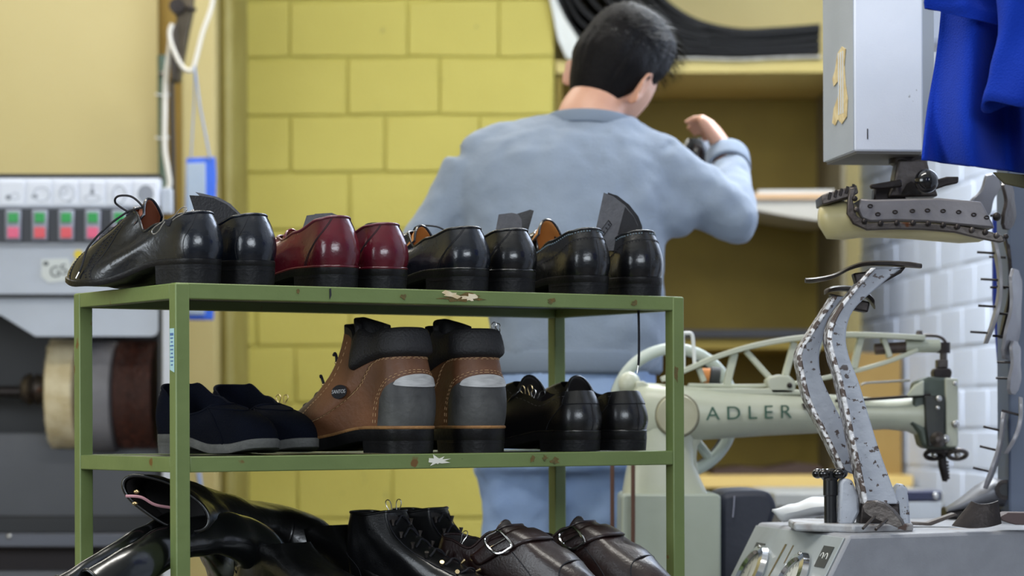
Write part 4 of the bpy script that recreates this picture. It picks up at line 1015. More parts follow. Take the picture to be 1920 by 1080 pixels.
def limb(mb, pts, rads, n=18, sub=6, seg=None):
    c = catmull(pts, sub); k = []
    for i in range(len(c)):
        x = i/(len(c)-1)*(len(rads)-1); a = min(int(x), len(rads)-2); k.append(rads[a]+(rads[a+1]-rads[a])*(x-a))
    return mb.tube(c, k, n)
def remesh(v, it=6, f=.5, extra=None):
    def g(o):
        m = o.modifiers.new('remesh', 'REMESH'); m.mode = 'VOXEL'; m.voxel_size = v; m.use_smooth_shade = True
        s = o.modifiers.new('smooth', 'SMOOTH'); s.iterations = it; s.factor = f
        if extra: extra(o)
    return g
def closed_smooth(mb, rows):
    mb.loft(rows)
X = Vector((1, 0, 0)); Y = Vector((0, 1, 0)); px_ = 1/(F/ZP)
def torso_rows(g=0.0):
    T = [(700, 1078, 148, .112, .00), (640, 1082, 156, .114, .00), (590, 1080, 160, .116, .005), (520, 1066, 170, .120, .01), (460, 1058, 182, .122, .015), (400, 1056, 190, .124, .025),
         (340, 1058, 196, .118, .04), (300, 1062, 196, .108, .052), (268, 1068, 178, .094, .066), (245, 1080, 142, .078, .08), (226, 1094, 104, .066, .09), (216, 1104, 84, .060, .092)]
    return [ring_at(Pm(cx, y, dy), X*(w*px_+g), Y*(d+g)) for y, cx, w, d, dy in T]
# head frame: yaw right, pitched forward, leaning right
HCn = Pm(1150, 144, .13)
Rh = Matrix.Rotation(math.radians(-33), 3, 'Z') @ Matrix.Rotation(math.radians(-20), 3, 'X')
Rh = Matrix.Rotation(math.radians(20), 3, 'Y') @ Rh
def Hd(x, y, z): return HCn+Rh @ Vector((x, y, z))
def head_pt(th, ph, off=0.0):
    """th: around (0 = face, y+), ph: -pi/2..pi/2"""
    cx = math.cos(ph)*math.sin(th); cy = math.cos(ph)*math.cos(th); cz = math.sin(ph)
    x = cx*.077; y = cy*.097; z = cz*.112
    if z < 0:
        k = min(1, -z/.112); x *= 1-.32*k; 
        if y > 0: y *= 1-.06*k; y += .018*k
        else: y *= 1-.35*k
        z *= 1.0
    if y > 0:
        f = max(0, cy)
        g_ = lambda a, b, c, w, h: c*math.exp(-((x-a)/w)**2-((z-b)/h)**2)
        y += g_(0, -.018, .024, .010, .020)+g_(0, -.028, .006, .016, .010)     # nose
        y += g_(0, .030, .006, .045, .012)                                   # brow
        y -= g_(.032, .008, .010, .014, .010)+g_(-.032, .008, .010, .014, .010)  # eye sockets
        y += g_(0, -.056, .006, .022, .008)+g_(0, -.092, .012, .020, .016)      # lips, chin
        x *= 1-.06*f*max(0, -cz)
    v = Vector((x, y, z))*1.03
    return v+v.normalized()*off
body = MB()
rows = []
for k in range(25):
    ph = -PI/2+PI*k/24; ph = max(-PI/2+.02, min(PI/2-.02, ph))
    rows.append([HCn+Rh @ head_pt(2*PI*j/48, ph) for j in range(48)])
body.loft(rows)
# ears
for sx in (1, -1):
    def er(a, b): return Hd(sx*(.074+.016*b), -.004-.012*b+a[0], a[1])
    c = [(a*1.1, b*1.08-.016) for a, b in [(-.004, -.034), (.004, -.018), (.008, 0), (.010, .016), (.004, .030), (-.010, .034), (-.020, .026), (-.022, .008), (-.016, -.012), (-.010, -.030)]]
    lo = [Hd(sx*.070, p[0]*.7+.0, p[1]) for p in c]; mi = [Hd(sx*.082, p[0]-.004, p[1]) for p in c]; hi = [Hd(sx*(.098 if p[0] < -.005 else .090), p[0]*1.05-.010, p[1]*1.02) for p in c]; inn = [Hd(sx*.084, p[0]*.5-.008, p[1]*.6) for p in c]
    body.loft([lo, mi, hi, inn])
# neck, chest core
nb = Pm(1106, 226, .088)
limb(body, [nb+Vector((0, .0, -.07)), nb, Pm(1124, 184, .105), Pm(1138, 150, .13)], [.078, .066, .054, .054], 20)
body.loft([ring_at(c_[0].lerp(c_[14], .5), X*((c_[0]-c_[14]).length/2-.012), Y*((c_[7]-c_[21]).length/2-.012)) for c_ in torso_rows()[:-1]])
# hips and legs
HIPS = [(700, 1078, 142, .105, 0), (760, 1064, 152, .115, -.005), (830, 1054, 156, .122, -.010), (885, 1050, 156, .120, -.008)]
def leg_pts(sx): 
    return ([Pm(980, 860, -.005), Pm(984, 980, -.005), Pm(975, 1200, .02), Pm(980, 1400, .0), Pm(978, 1580, -.02)] if sx < 0 else
            [Pm(1128, 860, -.005), Pm(1132, 980, .01), Pm(1140, 1200, .06), Pm(1142, 1400, .06), Pm(1142, 1580, .05)])
for sx in (-1, 1):
    limb(body, leg_pts(sx), [.070, .070, .058, .048, .050, .038, .036], 18)
    a = leg_pts(sx)[-1]; limb(body, [a+Vector((0, -.03, -.055)), a+Vector((0, .05, -.062)), a+Vector((sx*.02, .17, -.075))], [.035, .036, .026], 14)
body.loft([ring_at(Pm(cx, y, dy), X*(w*px_-.022), Y*(d-.022)) for y, cx, w, d, dy in HIPS[:-1]])
# arms (inside the sleeves) and hands
LS, LE, LW = Pm(905, 335, .05), Pm(775, 500, .04), Pm(880, 520, .36)
RS, RE, RWr = Pm(1232, 316, .05), Pm(1376, 410, .06), Pm(1364, 297, .24)
limb(body, [LS, LS.lerp(LE, .5), LE], [.045, .043, .040], 16); limb(body, [LE, LE.lerp(LW, .5), LW], [.042, .038, .028], 16)
limb(body, [RS, RS.lerp(RE, .5), RE], [.046, .044, .040], 16); limb(body, [RE, RE.lerp(RWr, .5), RWr], [.042, .038, .029], 16)
def hand(mb, wr, fwd, thumb, curl, scale=1.0, thumb_tip=None):
    """palm and five fingers: fwd = wrist to knuckles, thumb = side the thumb leaves from, fingers curl towards `curl`"""
    fwd = Vector(fwd).normalized(); th = Vector(thumb); th = (th-fwd*th.dot(fwd)).normalized(); nrm = fwd.cross(th); nrm = nrm if nrm.dot(Vector(curl)) > 0 else -nrm
    sc = scale
    rows = []
    for k, (d, w, h) in enumerate(((-.015, .026, .020), (.01, .032, .020), (.04, .040, .017), (.07, .043, .014), (.088, .040, .011))):
        rows.append(ring_at(wr+fwd*d*sc, th*w*sc, nrm*h*sc, 16, 2.6))
    mb.loft(rows)
    for i, (o, l) in enumerate(((.031, .075), (.011, .083), (-.009, .078), (-.028, .062))):
        b = wr+(fwd*.075+th*o)*sc; d = fwd.copy(); pts = [b]; p = b+d*.012*sc; pts.append(p)
        for s_, ang in ((.42, 24), (.32, 34), (.26, 26)):
            d = Matrix.Rotation(math.radians(ang), 3, fwd.cross(nrm)) @ d; p = p+d*l*s_*sc; pts.append(p)
        mb.tube(pts, [.0095*sc, .0095*sc, .0088*sc, .008*sc, .0066*sc], 10)
    b = wr+(fwd*.022+th*.026)*sc; e = thumb_tip if thumb_tip else b+(fwd*.045+th*.045)*sc
    mb.tube([b, b.lerp(e, .35)+th*.006*sc, b.lerp(e, .7)+th*.004*sc, e], [.016*sc, .0135*sc, .0115*sc, .0085*sc], 12)
hand(body, RWr, (-.16, .60, .62), (-.45, -.45, .55), (-.9, .2, -.35), .95, thumb_tip=Pm(1313, 221, .20))
hand(body, LW, (.35, .9, .1), (.3, 0, .9), (.9, -.2, -.4))
part('body', body, M_skin, man, mods=remesh(.0048, 4))
# eyes, brows and lips on the face
for sx in (1, -1):
    part('eye', MB().ball(Hd(sx*.031, .078, .006), .0115, 16), mat('eye_white', (232, 230, 226), rough=.2), man)
    part('iris', MB().ball(Hd(sx*.031, .0868, .005), .0045, 12), mat('iris_brown', (60, 40, 28), rough=.2), man)
    part('eyebrow', MB().tube([Hd(sx*.015, .098, .024), Hd(sx*.030, .096, .029), Hd(sx*.046, .084, .024)], [.002, .0032, .0016], 8), M_hair, man)
part('lips', MB().tube([Hd(-.020, .098, -.056), Hd(0, .108, -.055), Hd(.020, .098, -.056)], [.002, .005, .002], 8), mat('lips', (172, 104, 96), rough=.5), man)
# hair: cap that fades into the nape, and locks
def hair_off(th, ph):
    c = math.cos(th)            # 1 front, -1 back
    z = math.sin(ph)
    # lower limit of the hair
    lim = tab(c, ((-1, -.90), (-.45, -.86), (-.22, -.50), (-.08, -.02), (.0, .12), (.20, .10), (.28, .12), (.5, .42), (1, .56)))
    top = sst(.25, .9, z)
    d = .006+.026*top*(1+.5*max(0, c))+.006*sst(-.3, .3, z)
    fade = sst(lim-.05, lim+.28, z)
    return -.004+(d+.004)*fade
hr = []
for k in range(41):
    ph = -PI/2*.74+(PI/2-.02+PI/2*.74)*k/40; ph = min(ph, PI/2-.02)
    row = []
    for j in range(96):
        th = 2*PI*j/96; o_ = hair_off(th, ph); b = head_pt(th, ph, o_)
        w = .0030*noise.noise(Vector((th*9, ph*3, 1)))*(1 if o_ > .006 else .15)
        row.append(HCn+Rh @ (b+b.normalized()*w))
    hr.append(row)
hair = part('hair', MB().loft(hr), M_hair, man, ang=80)
rnd = random.Random(5); mb = MB()
M_strand = mat('hair_strand', (24, 20, 21), (12, 10, 11), 60, rough=.5, spec=.15)
for _ in range(5200):
    th = rnd.uniform(0, 2*PI); ph = math.asin(rnd.uniform(-.85, .995)); o_ = hair_off(th, ph)
    if o_ < .003: continue
    z = math.sin(ph); L_ = .006+.030*sst(.1, .8, z)+ (.012 if math.cos(th) > .2 and z > .4 else 0)
    p0 = head_pt(th, ph, o_-.004); nn = p0.normalized()
    fl = Vector((.25*math.sin(th*3)+.3, .8, -.1)) if z > .45 else Vector((.05*math.sin(5*th), .25, -1.0))
    fl = (fl-nn*fl.dot(nn)).normalized()
    fl = (fl+Vector((rnd.uniform(-.3, .3), rnd.uniform(-.3, .3), rnd.uniform(-.3, .3)))).normalized()
    w = nn.cross(fl).normalized()*rnd.uniform(.0005, .0011)
    lift = rnd.uniform(.15, .5)*(1 if z > .45 else .25)
    pts = [p0+fl*L_*t+nn*L_*lift*t*(1.4-.8*t) for t in (0, .35, .7, 1)]
    vs = [];
    for i, p in enumerate(pts[:-1]): vs += [p-w*(1-i*.25), p+w*(1-i*.25)]
    vs.append(pts[-1]); mb.add([HCn+Rh @ v for v in vs], [(0, 1, 3, 2), (2, 3, 5, 4), (4, 5, 6)])
o = part('hair_strands', mb, M_strand, hair, kind='stuff')
# sweatshirt
sw = MB(); sw.loft(torso_rows(.006))
def sleeve(mb, a, e_, w, ra, re_, rw, dr=(0, 0, 0)):
    limb(mb, [a, a.lerp(e_, .33), a.lerp(e_, .66), e_], [ra, ra*.93, (ra+re_)/2, re_], 20); mb.ball(e_, re_*1.0, 20)
    limb(mb, [e_, e_.lerp(w, .3), e_.lerp(w, .7), w], [re_*.98, re_*.95, (re_+rw)/2, rw], 20)
sleeve(sw, Pm(884, 318, .045), LE, LW, .060, .056, .038)
limb(sw, [Pm(1060, 264, .075), Pm(965, 277, .06), Pm(888, 316, .048)], [.046, .050, .058], 18)
limb(sw, [Pm(1120, 264, .08), Pm(1200, 279, .065), Pm(1240, 304, .05)], [.044, .050, .064], 18)
sleeve(sw, Pm(1238, 308, .05), RE, RE.lerp(RWr, .84), .066, .052, .040)
limb(sw, [Pm(1225, 400, .02), Pm(1290, 398, .05)], [.055, .048], 16)
# folds, real relief in the cloth
def folds(o):
    for nm, sz, st, in (('fold_a', .15, .030), ('fold_b', .05, .011)):
        tx = bpy.data.textures.new(nm, 'CLOUDS'); tx.noise_scale = sz; tx.noise_depth = 2
        d = o.modifiers.new(nm, 'DISPLACE'); d.texture = tx; d.strength = st; d.mid_level = .5; d.texture_coords = 'LOCAL'
part('sweatshirt', sw, M_sweat, man, mods=remesh(.0075, 18, .5, folds))
# ribbed hem, cuff, collar
def ribs(c, ax, ay, nrm, h, n, m, nm, amp=.0012, g=0):
    rows = []
    for t in (0, .15, .5, .85, 1):
        rows.append([c+nrm*h*t+ (ax*math.cos(2*PI*j/n)+ay*math.sin(2*PI*j/n))*(1+(.02 if 0 < t < 1 else -.01)+(amp/ax.length if j % 2 else 0)) for j in range(n)])
    return part(nm, MB().loft(rows, cap=False), m, man, solid=.004, ang=80)
M_rib = mat('sweatshirt_rib', (118, 129, 144), rough=.95, bump=.2, bs=300)
ribs(Pm(1079, 702, 0), X*.160, Y*.120, Vector((.012, 0, 1)), .045, 150, M_rib, 'hem_band')
fx = (RWr-RE).normalized(); ax = fx.cross(Y).normalized(); ay = fx.cross(ax)
ribs(RE.lerp(RWr, .80), ax*.041, ay*.041, fx, .050, 70, M_rib, 'cuff')
fx2 = (LW-LE).normalized(); ax = fx2.cross(Vector((0, 0, 1))).normalized(); ay = fx2.cross(ax)
ribs(LE.lerp(LW, .86), ax*.040, ay*.040, fx2, .050, 70, M_rib, 'cuff')
cn = Vector((.06, .16, 1)).normalized(); ax = X-cn*X.dot(cn); ay = cn.cross(ax)
ribs(Pm(1106, 247, .078), ax.normalized()*.083, ay.normalized()*.074, cn, .024, 110, M_rib, 'collar')
part('seam', MB().tube(catmull([Pm(868, 296, -.03), Pm(866, 340, -.06), Pm(872, 390, -.055), Pm(884, 425, -.035)], 6), .0016, 6), M_rib, man) if False else None
# trousers
tr = MB(); tr.loft([ring_at(Pm(cx, y, dy), X*(w*px_+.008), Y*(d+.008)) for y, cx, w, d, dy in [(672, 1080, 144, .108, 0)]+HIPS])
for sx in (-1, 1): limb(tr, leg_pts(sx), [.090, .088, .080, .074, .070, .062, .058], 20)
part('jeans', tr, M_jean, man, mods=remesh(.0085, 6, .5, folds))
part('back_pocket', MB().grid(lambda i, j: Pm(935+75*i+8*j, 790+85*j, -.135+.01*abs(i-.5)), 6, 6), M_jean, man, solid=.003) if False else None
for sx in (-1, 1):
    a = leg_pts(sx)[-1]; x0 = a.x
    mb = MB(); limb(mb, [Vector((x0, a.y-.045, .050)), Vector((x0, a.y+.03, .048)), Vector((x0+sx*.01, a.y+.12, .040)), Vector((x0+sx*.02, a.y+.21, .034))], [.046, .050, .044, .032], 20)
    part('shoe', mb, mat('black_trainer', (30, 30, 32), rough=.6), man, mods=remesh(.006, 4)); 
    part('shoe_sole', MB().prism([Vector((x0+dx, a.y+dy, 0.0)) for dx, dy in ((-.038, -.08), (.038, -.08), (.046, .08), (.036+sx*.02, .22), (-.030+sx*.02, .22), (-.046, .08))], (0, 0, .022)), mat('white_outsole', (200, 198, 190), rough=.6), man, bev=.008)
# dark shoe he holds
hp = Pm(1303, 345, .36)
hs_ = thing('leather_shoe', 'black shoe held up in the raised right hand of the person', 'shoe', hp)
hs_.rotation_euler = (0, 0, math.radians(82))
Shoe(L=.27).build(hs_, M_black, M_dline, welt=M_black)
# ================================================================ SEWING MACHINE
ZS = 4.5
def S_(px, py, d=0.0): return U(px, py, ZS)+Vector((0, d, 0))
sm = thing('sewing_machine', 'pale green-grey long-arm sewing machine lettered ADLER, with spoked handwheel', 'machine', (U(1270, 800, ZS).x, ZS, 0))
PXS = ZS/F
def yz_ring(px, py, ry, rz, n=28, d=0.0, pw=2.0):
    c = S_(px, py, d); return [c+Vector((0, math.copysign(abs(math.cos(q))**(2/pw), math.cos(q))*ry, math.copysign(abs(math.sin(q))**(2/pw), math.sin(q))*rz)) for q in [2*PI*j/n for j in range(n)]]
# long arm: lofted tube growing towards the column, then the head
arm_rows = [(1186, 792, .040, 62, 2.6), (1194, 785, .050, 66, 2.6), (1215, 778, .055, 60, 2.6), (1262, 775, .056, 54, 2.5), (1310, 775, .055, 50, 2.4), (1360, 776, .052, 46, 2.2), (1440, 775, .048, 42, 2.1), (1520, 775, .044, 38, 2), (1600, 776, .040, 33, 2), (1660, 776, .036, 29, 2), (1700, 777, .036, 32, 2.1), (1730, 780, .038, 42, 2.4), (1748, 785, .038, 52, 3)]
mb = MB().loft([yz_ring(x, y, ry, rz*PXS, pw=pw) for x, y, ry, rz, pw in arm_rows])
body_s = part('arm', mb, M_mgreen, sm, ang=60)
col_rows = [(745, 1250, 62, .050), (790, 1245, 60, .052), (830, 1240, 58, .054), (870, 1238, 62, .056), (900, 1242, 72, .058), (925, 1246, 80, .06), (934, 1246, 82, .06)]
part('column', MB().loft([ring_at(S_(cx, y), X*(w*PXS), Y*d, 28, 3.2) for y, cx, w, d in col_rows]), M_mgreen, sm, ang=60)
# bridge that fairs the column into the arm (left of the open throat)
part('throat_web', MB().slab([(1290, 800), (1345, 812), (1318, 822), (1308, 838), (1306, 860), (1312, 895), (1320, 925), (1285, 925)], ZS-.020, .04), M_mgreen, sm, bev=.008)
part('arm_flange', MB().slab([(1192, 716), (1206, 714), (1222, 724), (1300, 727), (1472, 728), (1530, 735), (1530, 741), (1192, 741)], ZS-.030, .06), M_mgreen, sm, bev=.006)
bs_ = part('pedestal', MB().slab([(1166, 932), (1172, 926), (1346, 926), (1352, 932), (1352, 1300), (1160, 1300)], ZS-.075, .20), mat('pedestal_green', (170, 178, 166), (160, 168, 154), 5, rough=.4, bump=.1), sm, bev=.010)
part('pedestal_leg', MB().box2((U(1160, 1300, ZS).x, ZS-.07, 0), (U(1352, 1300, ZS).x, ZS+.12, U(1160, 1302, ZS).z)), mat('stand_green', (112, 122, 112), rough=.5), sm, bev=.006)
# round cover
M1 = Matrix.Translation(S_(1266, 779, -.052)) @ Matrix.Rotation(PI/2, 4, 'X')
part('round_cover', MB().lathe([(.001, -.01), (.0360, -.010), (.0370, .004), (.0345, .0075), (.001, .0085)], M1, 40), M_mcream, sm, label='cream round cover')
part('cover_rim', MB().tube([S_(1266, 779, -.054)+Vector((.0375*math.cos(a), 0, .0375*math.sin(a))) for a in [2*PI*i/40 for i in range(40)]], .0018, 6, closed=True), mat('cover_rim', (104, 98, 76), rough=.6), sm)
lt = text_mb('A D L E R', .0330, .0015, face_M(S_(1399, 775, -.0535)) @ Matrix.Rotation(math.radians(1.2), 4, 'Z') @ Matrix.Diagonal((1.10, 1, 1, 1)))
part('lettering', lt, mat('letter_green', (44, 84, 66), rough=.5), body_s, smooth=False)
# head
part('head', MB().slab([(1718, 716), (1728, 712), (1742, 706), (1796, 710), (1798, 836), (1790, 842), (1736, 842), (1728, 834), (1722, 812), (1712, 800), (1704, 796)], ZS-.034, .066), M_mdark, sm, bev=.006)
part('face_plate', MB().slab([(1772, 708), (1797, 710), (1797, 838), (1774, 838)], ZS-.042, .012), M_mgreen, sm, bev=.003)
part('head_cover', MB().slab([(1733, 742), (1772, 742), (1772, 838), (1740, 838), (1735, 800)], ZS-.046, .014), mat('oily_black', (30, 32, 30), (44, 46, 40), 30, rough=.35), sm, bev=.003)
part('head_cap', MB().slab([(1716, 722), (1733, 712), (1733, 742), (1700, 744)], ZS-.044, .02), M_mgreen, sm, bev=.003)
for x, y, r in ((1752, 748, .006), (1750, 765, .004), (1783, 795, .007), (1764, 822, .008), (1782, 720, .004)):
    part('screw', MB().ball(S_(x, y, -.047), r, 14, (1, .6, 1)), M_steel, sm)
part('tension_disc', MB().lathe([(.001, 0), (.012, 0), (.014, .003), (.010, .008), (.006, .016), (.001, .018)], Matrix.Translation(S_(1750, 824, -.046)) @ Matrix.Rotation(PI/2, 4, 'X'), 24), M_iron, sm)
part('needle_clamp', MB().slab([(1754, 690), (1782, 690), (1786, 698), (1782, 712), (1752, 712), (1750, 698)], ZS-.02, .035), M_iron2, sm, bev=.003)
part('needle_clamp', MB().slab([(1758, 674), (1778, 674), (1778, 690), (1758, 690)], ZS-.015, .028), M_iron, sm, bev=.002)
part('needle_bar', MB().tube([S_(1769, 642), S_(1769, 720)], .0065, 12), M_iron, sm)
part('bar_collar', MB().tube([S_(1769, 642), S_(1769, 662)], .012, 14), M_iron2, sm)
part('foot_block', MB().slab([(1742, 840), (1790, 840), (1786, 850), (1748, 850)], ZS-.02, .04), M_iron2, sm, bev=.002)
for x, w in ((1750, 17), (1793, 17)):
    part('thumb_wheel', MB().tube([S_(x+w*math.cos(a), 852+8*math.sin(a), -.012+.010*math.sin(a)) for a in [2*PI*i/28 for i in range(28)]], .0042, 8, closed=True), M_iron if x > 1760 else M_iron2, sm)
    part('thumb_wheel', MB().ball(S_(x, 852, -.012), .006, 12), M_steel, sm)
part('presser_bar', MB().tube([S_(1766, 846), S_(1767, 872), S_(1772, 895), S_(1771, 903)], [.0078, .0076, .0070, .004], 10), M_iron2, sm)
for k in range(6): part('presser_ridge', MB().tube([S_(1760+k*1.3, 868+6*k, -.003), S_(1778+k*.4, 866+6*k, -.003)], .0022, 6), M_iron, sm)
# lattice lever
def bar(pts, w, d, name='lever_bar', m=None, z0=-.012, th=.022):
    c = catmull([S_(x, y) for x, y in pts], 6); mb = MB(); rr = []
    for i, p in enumerate(c):
        t = (c[min(i+1, len(c)-1)]-c[max(i-1, 0)]).normalized(); n = Vector((-t.z, 0, t.x))*w*PXS/2
        o1 = Vector((0, z0, 0)); o2 = Vector((0, z0+th, 0)); rr.append([p+n+o1, p+n+o2, p-n+o2, p-n+o1])
    mb.loft(rr); return part(name, mb, m or M_mgreen, sm, bev=.0015)
bar([(1240, 712), (1290, 692), (1350, 667), (1420, 647), (1500, 634), (1600, 628), (1732, 634)], 10, 0, z0=-.020, th=.034)
bar([(1290, 722), (1390, 724), (1455, 722)], 7, 0)
bar([(1470, 722), (1540, 710), (1610, 694), (1670, 676), (1720, 656)], 8, 0)
for a, b, w in (((1377, 662), (1362, 722), 14), ((1398, 658), (1446, 712), 10), ((1489, 642), (1472, 704), 12), ((1310, 690), (1320, 716), 10), ((1614, 632), (1600, 692), 12), ((1655, 634), (1668, 670), 10), ((1540, 636), (1512, 708), 10)):
    bar([a, b], w, 0, name='lever_strut')
part('pivot_lug', MB().slab([(1440+0, 726), (1436, 714), (1442, 706), (1460, 702), (1480, 704), (1490, 714), (1492, 728), (1488, 740), (1446, 740)], ZS-.030, .05), M_mgreen, sm, bev=.004)
part('pivot_pin', MB().ball(S_(1477, 723, -.032), .005, 12), M_iron2, sm)
part('bar_sleeve', MB().tube([S_(1698, 649), S_(1762, 649)], .0115, 16), M_mgreen, sm)
part('bar_joint', MB().tube([S_(1640, 655), S_(1700, 651)], .0100, 12), mat('brown_greasy', (88, 70, 58), (60, 48, 42), 20, rough=.5), sm)
part('link_rod', MB().tube(catmull([S_(1722, 630), S_(1740, 629), S_(1760, 631), S_(1772, 640), S_(1774, 655)], 5), .0030, 8), M_iron, sm)
part('thumb_nut', MB().tube([S_(1724, 620), S_(1724, 636)], [.005, .009], 10), M_iron, sm)
part('thread_rod', MB().tube(catmull([S_(1614, 722), S_(1625, 718), S_(1660, 716), S_(1706, 713)], 4), .0022, 7), M_steel, sm)
part('long_rod', MB().tube([S_(1560, 752, -.045), S_(1640, 748, -.04), S_(1738, 741, -.04)], .0028, 7), M_iron2, sm)
part('screw', MB().slab([(1504, 756), (1524, 758), (1522, 768), (1508, 766)], ZS-.052, .01), M_iron2, sm)
# handwheel behind the arm
wc = S_(1270, 771, .085); WRd = 120*PXS
yawM = Matrix.Rotation(math.radians(14), 3, 'Z')
def wp(a, r, dy=0): return wc+yawM @ Vector((r*math.cos(a), dy, r*math.sin(a)))
hw_ = part('handwheel', MB().tube([wp(2*PI*i/64, WRd) for i in range(64)], .0105, 14, closed=True), mat('wheel_enamel', (186, 194, 186), (176, 184, 174), 12, rough=.35), sm, label='round handwheel with spokes')
for k in range(5):
    a = 2*PI*k/5+.35; part('spoke', MB().tube([wp(a, .02), wp(a, WRd*.6), wp(a, WRd)], [.012, .0075, .009], 10), MATS['wheel_enamel'], hw_)
part('wheel_hub', MB().tube([wp(0, 0, -.03), wp(0, 0, .03)], .026, 20), MATS['wheel_enamel'], hw_)
part('belt_rim', MB().tube([wp(2*PI*i/64, WRd*.985, .018) for i in range(64)], .008, 10, closed=True), mat('belt_black', (40, 42, 46), rough=.6), hw_)
part('thread_guide', MB().tube(catmull([S_(1283, 700, .02), S_(1283, 660, .02), S_(1282, 628, .02), S_(1290, 624, .02), S_(1299, 627, .02), S_(1302, 650, .02), S_(1304, 684, .02)], 4), .0032, 8), mat('white_wire', (206, 208, 206), rough=.4), sm, label='white wire thread guide')
part('spool', MB().tube([S_(1318, 702, .05), S_(1334, 704, .05)], [.012, .014], 16), mat('orange_thread', (196, 128, 72), rough=.8), sm, label='orange thread spool')
part('spool', MB().tube([S_(1336, 704, .05), S_(1354, 706, .05)], [.017, .017], 16), mat('dark_thread_spool', (50, 52, 54), rough=.7), sm, label='dark thread spool')
# knob cluster at the left end
part('end_knob', MB().ball(S_(1180, 720, -.0), .020, 18, (1, 1, 1.1)), M_mgreen, sm)
M_bcord = mat('brown_cord', (92, 62, 50), rough=.7)
for x, nm in ((1148, 'left'), (1187, 'right')):
    o = part('treadle_cord', MB().tube([U(x, 860, ZS-.10), U(x, 1000, ZS-.10), U(x-1, 1180, ZS-.10)], .0036, 8), M_bcord, None, base=U(x, 1180, ZS-.1))
    tag(o, 'brown vertical cord hanging in front of the %s' % ('jeans, left of the sewing machine' if x < 1160 else 'sewing machine pedestal'), 'cord')
# dark leather roll beside it
cl = [(1352, 930), (1362, 922), (1400, 920), (1436, 921), (1449, 932), (1455, 955), (1440, 990), (1420, 1040), (1405, 1200), (1352, 1200)]
hd = thing('leather_hide', 'blue-black leather draped beside the sewing machine with a white chalk line', 'leather', U(1400, 1200, 4.45))
def drape(i, j):
    y = -.14+.30*i
    xx = .102*0
    prof = catmull([U(1350, 1230, 4.45), U(1350, 1000, 4.45), U(1351, 945, 4.45), U(1360, 925, 4.45), U(1400, 920, 4.45), U(1438, 922, 4.45), U(1452, 938, 4.45), U(1455, 958, 4.45), U(1446, 990, 4.45), U(1436, 1060, 4.45), U(1434, 1230, 4.45)], 5)
    return prof
prof = drape(0, 0)
M_hide = mat('blue_black_hide', (48, 52, 66), (40, 43, 55), 5, rough=.6, bump=.2, bs=70)
mb = MB(); mb.prism([p for p in prof], (0, .26, 0)); part('hide', mb, M_hide, hd, bev=.012)
part('chalk_line', MB().tube([U(1377, 930, 4.446), U(1376, 950, 4.446), U(1374, 970, 4.446)], .0014, 5), mat('chalk', (150, 152, 168), rough=.9), hd)
# grey bench behind
bn = thing('workbench', 'grey workbench with a dark drawer front behind the stretching machine', 'bench', (U(1640, 1000, 6.3).x, 6.3, 0))
part('bench_top', MB().box2((U(1452, 940, 6.2).x, 6.2, U(1500, 950, 6.2).z), (U(1770, 940, 6.2).x, 6.8, U(1500, 925, 6.2).z)), mat('bench_grey', (150, 150, 146), (136, 136, 132), 6, rough=.5), bn, bev=.003)
part('bench_front', MB().box2((U(1452, 940, 6.2).x, 6.22, U(1500, 990, 6.2).z), (U(1770, 940, 6.2).x, 6.7, U(1500, 950, 6.2).z-.001)), mat('bench_dark_grey', (96, 92, 84), rough=.6), bn)  # front in a darker grey than the bench top
for x in (1470, 1740): part('leg', MB().box2((U(x, 990, 6.2).x, 6.3, 0), (U(x+20, 990, 6.2).x, 6.34, U(1500, 990, 6.2).z-.001)), M_iron, bn, bev=.002)
o = thing('tool_box', 'small navy strip tool with bright end lying beyond the iron last stand', 'tool', U(1735, 940, 5.6))
part('strip', MB().slab([(1698, 921), (1766, 921), (1766, 939), (1698, 939)], 5.6, .1), mat('navy_strip', (40, 44, 74), rough=.35), o, bev=.002)
part('bright_end', MB().slab([(1750, 924), (1760, 924), (1760, 936), (1750, 936)], 5.596, .01), M_steel, o, bev=.002)
bb = part('white_box', MB().slab([(1702, 941), (1766, 941), (1766, 975), (1702, 975)], 5.6, .12), mat('white_card', (196, 200, 204), rough=.6), None, base=U(1735, 975, 5.6), bev=.002); tag(bb, 'small white box under the navy strip tool behind the stand', 'box')
part('support', MB().slab([(1690, 975), (1920, 975), (1920, 985), (1690, 985)], 5.58, .2), M_iron2, o)
part('support_leg', MB().box2((U(1800, 990, 5.6).x-.02, 5.62, 0), (U(1800, 990, 5.6).x+.02, 5.7, U(1735, 985.5, 5.6).z)), M_iron2, o)

# ================================================================ STRETCHING MACHINE CONSOLE
A = U(1592, 1003, 3.70); zt_ = A.z
dR = Vector((.90, .43, 0)).normalized(); dB = Vector((-.088, .464, 0)).normalized(); LBk = .47
B_ = A+dB*LBk
cs = thing('stretching_machine', 'grey shoe stretching machine, sloped gauge panel and pale head holding a foot form', 'machine', (A.x, A.y, 0))
sl = .52  # slope of the gauge panel: run per drop
nL = Vector((-dR.x, -dR.y, 0)); nL = Vector((-dB.y, dB.x, 0)) if Vector((-dB.y, dB.x, 0)).x < 0 else Vector((dB.y, -dB.x, 0))
def console_pt(a, b, h): return A+dR*a+dB*b+Vector((0, 0, h))
hgt = .26
def sp_(b, h): return A+dB*b+nL*(-h*sl)+Vector((0, 0, h))
bot = [sp_(0, -hgt), console_pt(.62, 0, -hgt), console_pt(.62, LBk, -hgt), sp_(LBk, -hgt)]
top = [A, console_pt(.62, 0, 0), console_pt(.62, LBk, 0), B_]
part('console', MB().hexa(bot, top), M_hammer, cs, bev=.006)
part('cabinet', MB().hexa([Vector((p.x, p.y, .02)) for p in bot], [Vector((p.x, p.y, p.z-.001)) for p in bot]), M_hammer, cs, bev=.006)
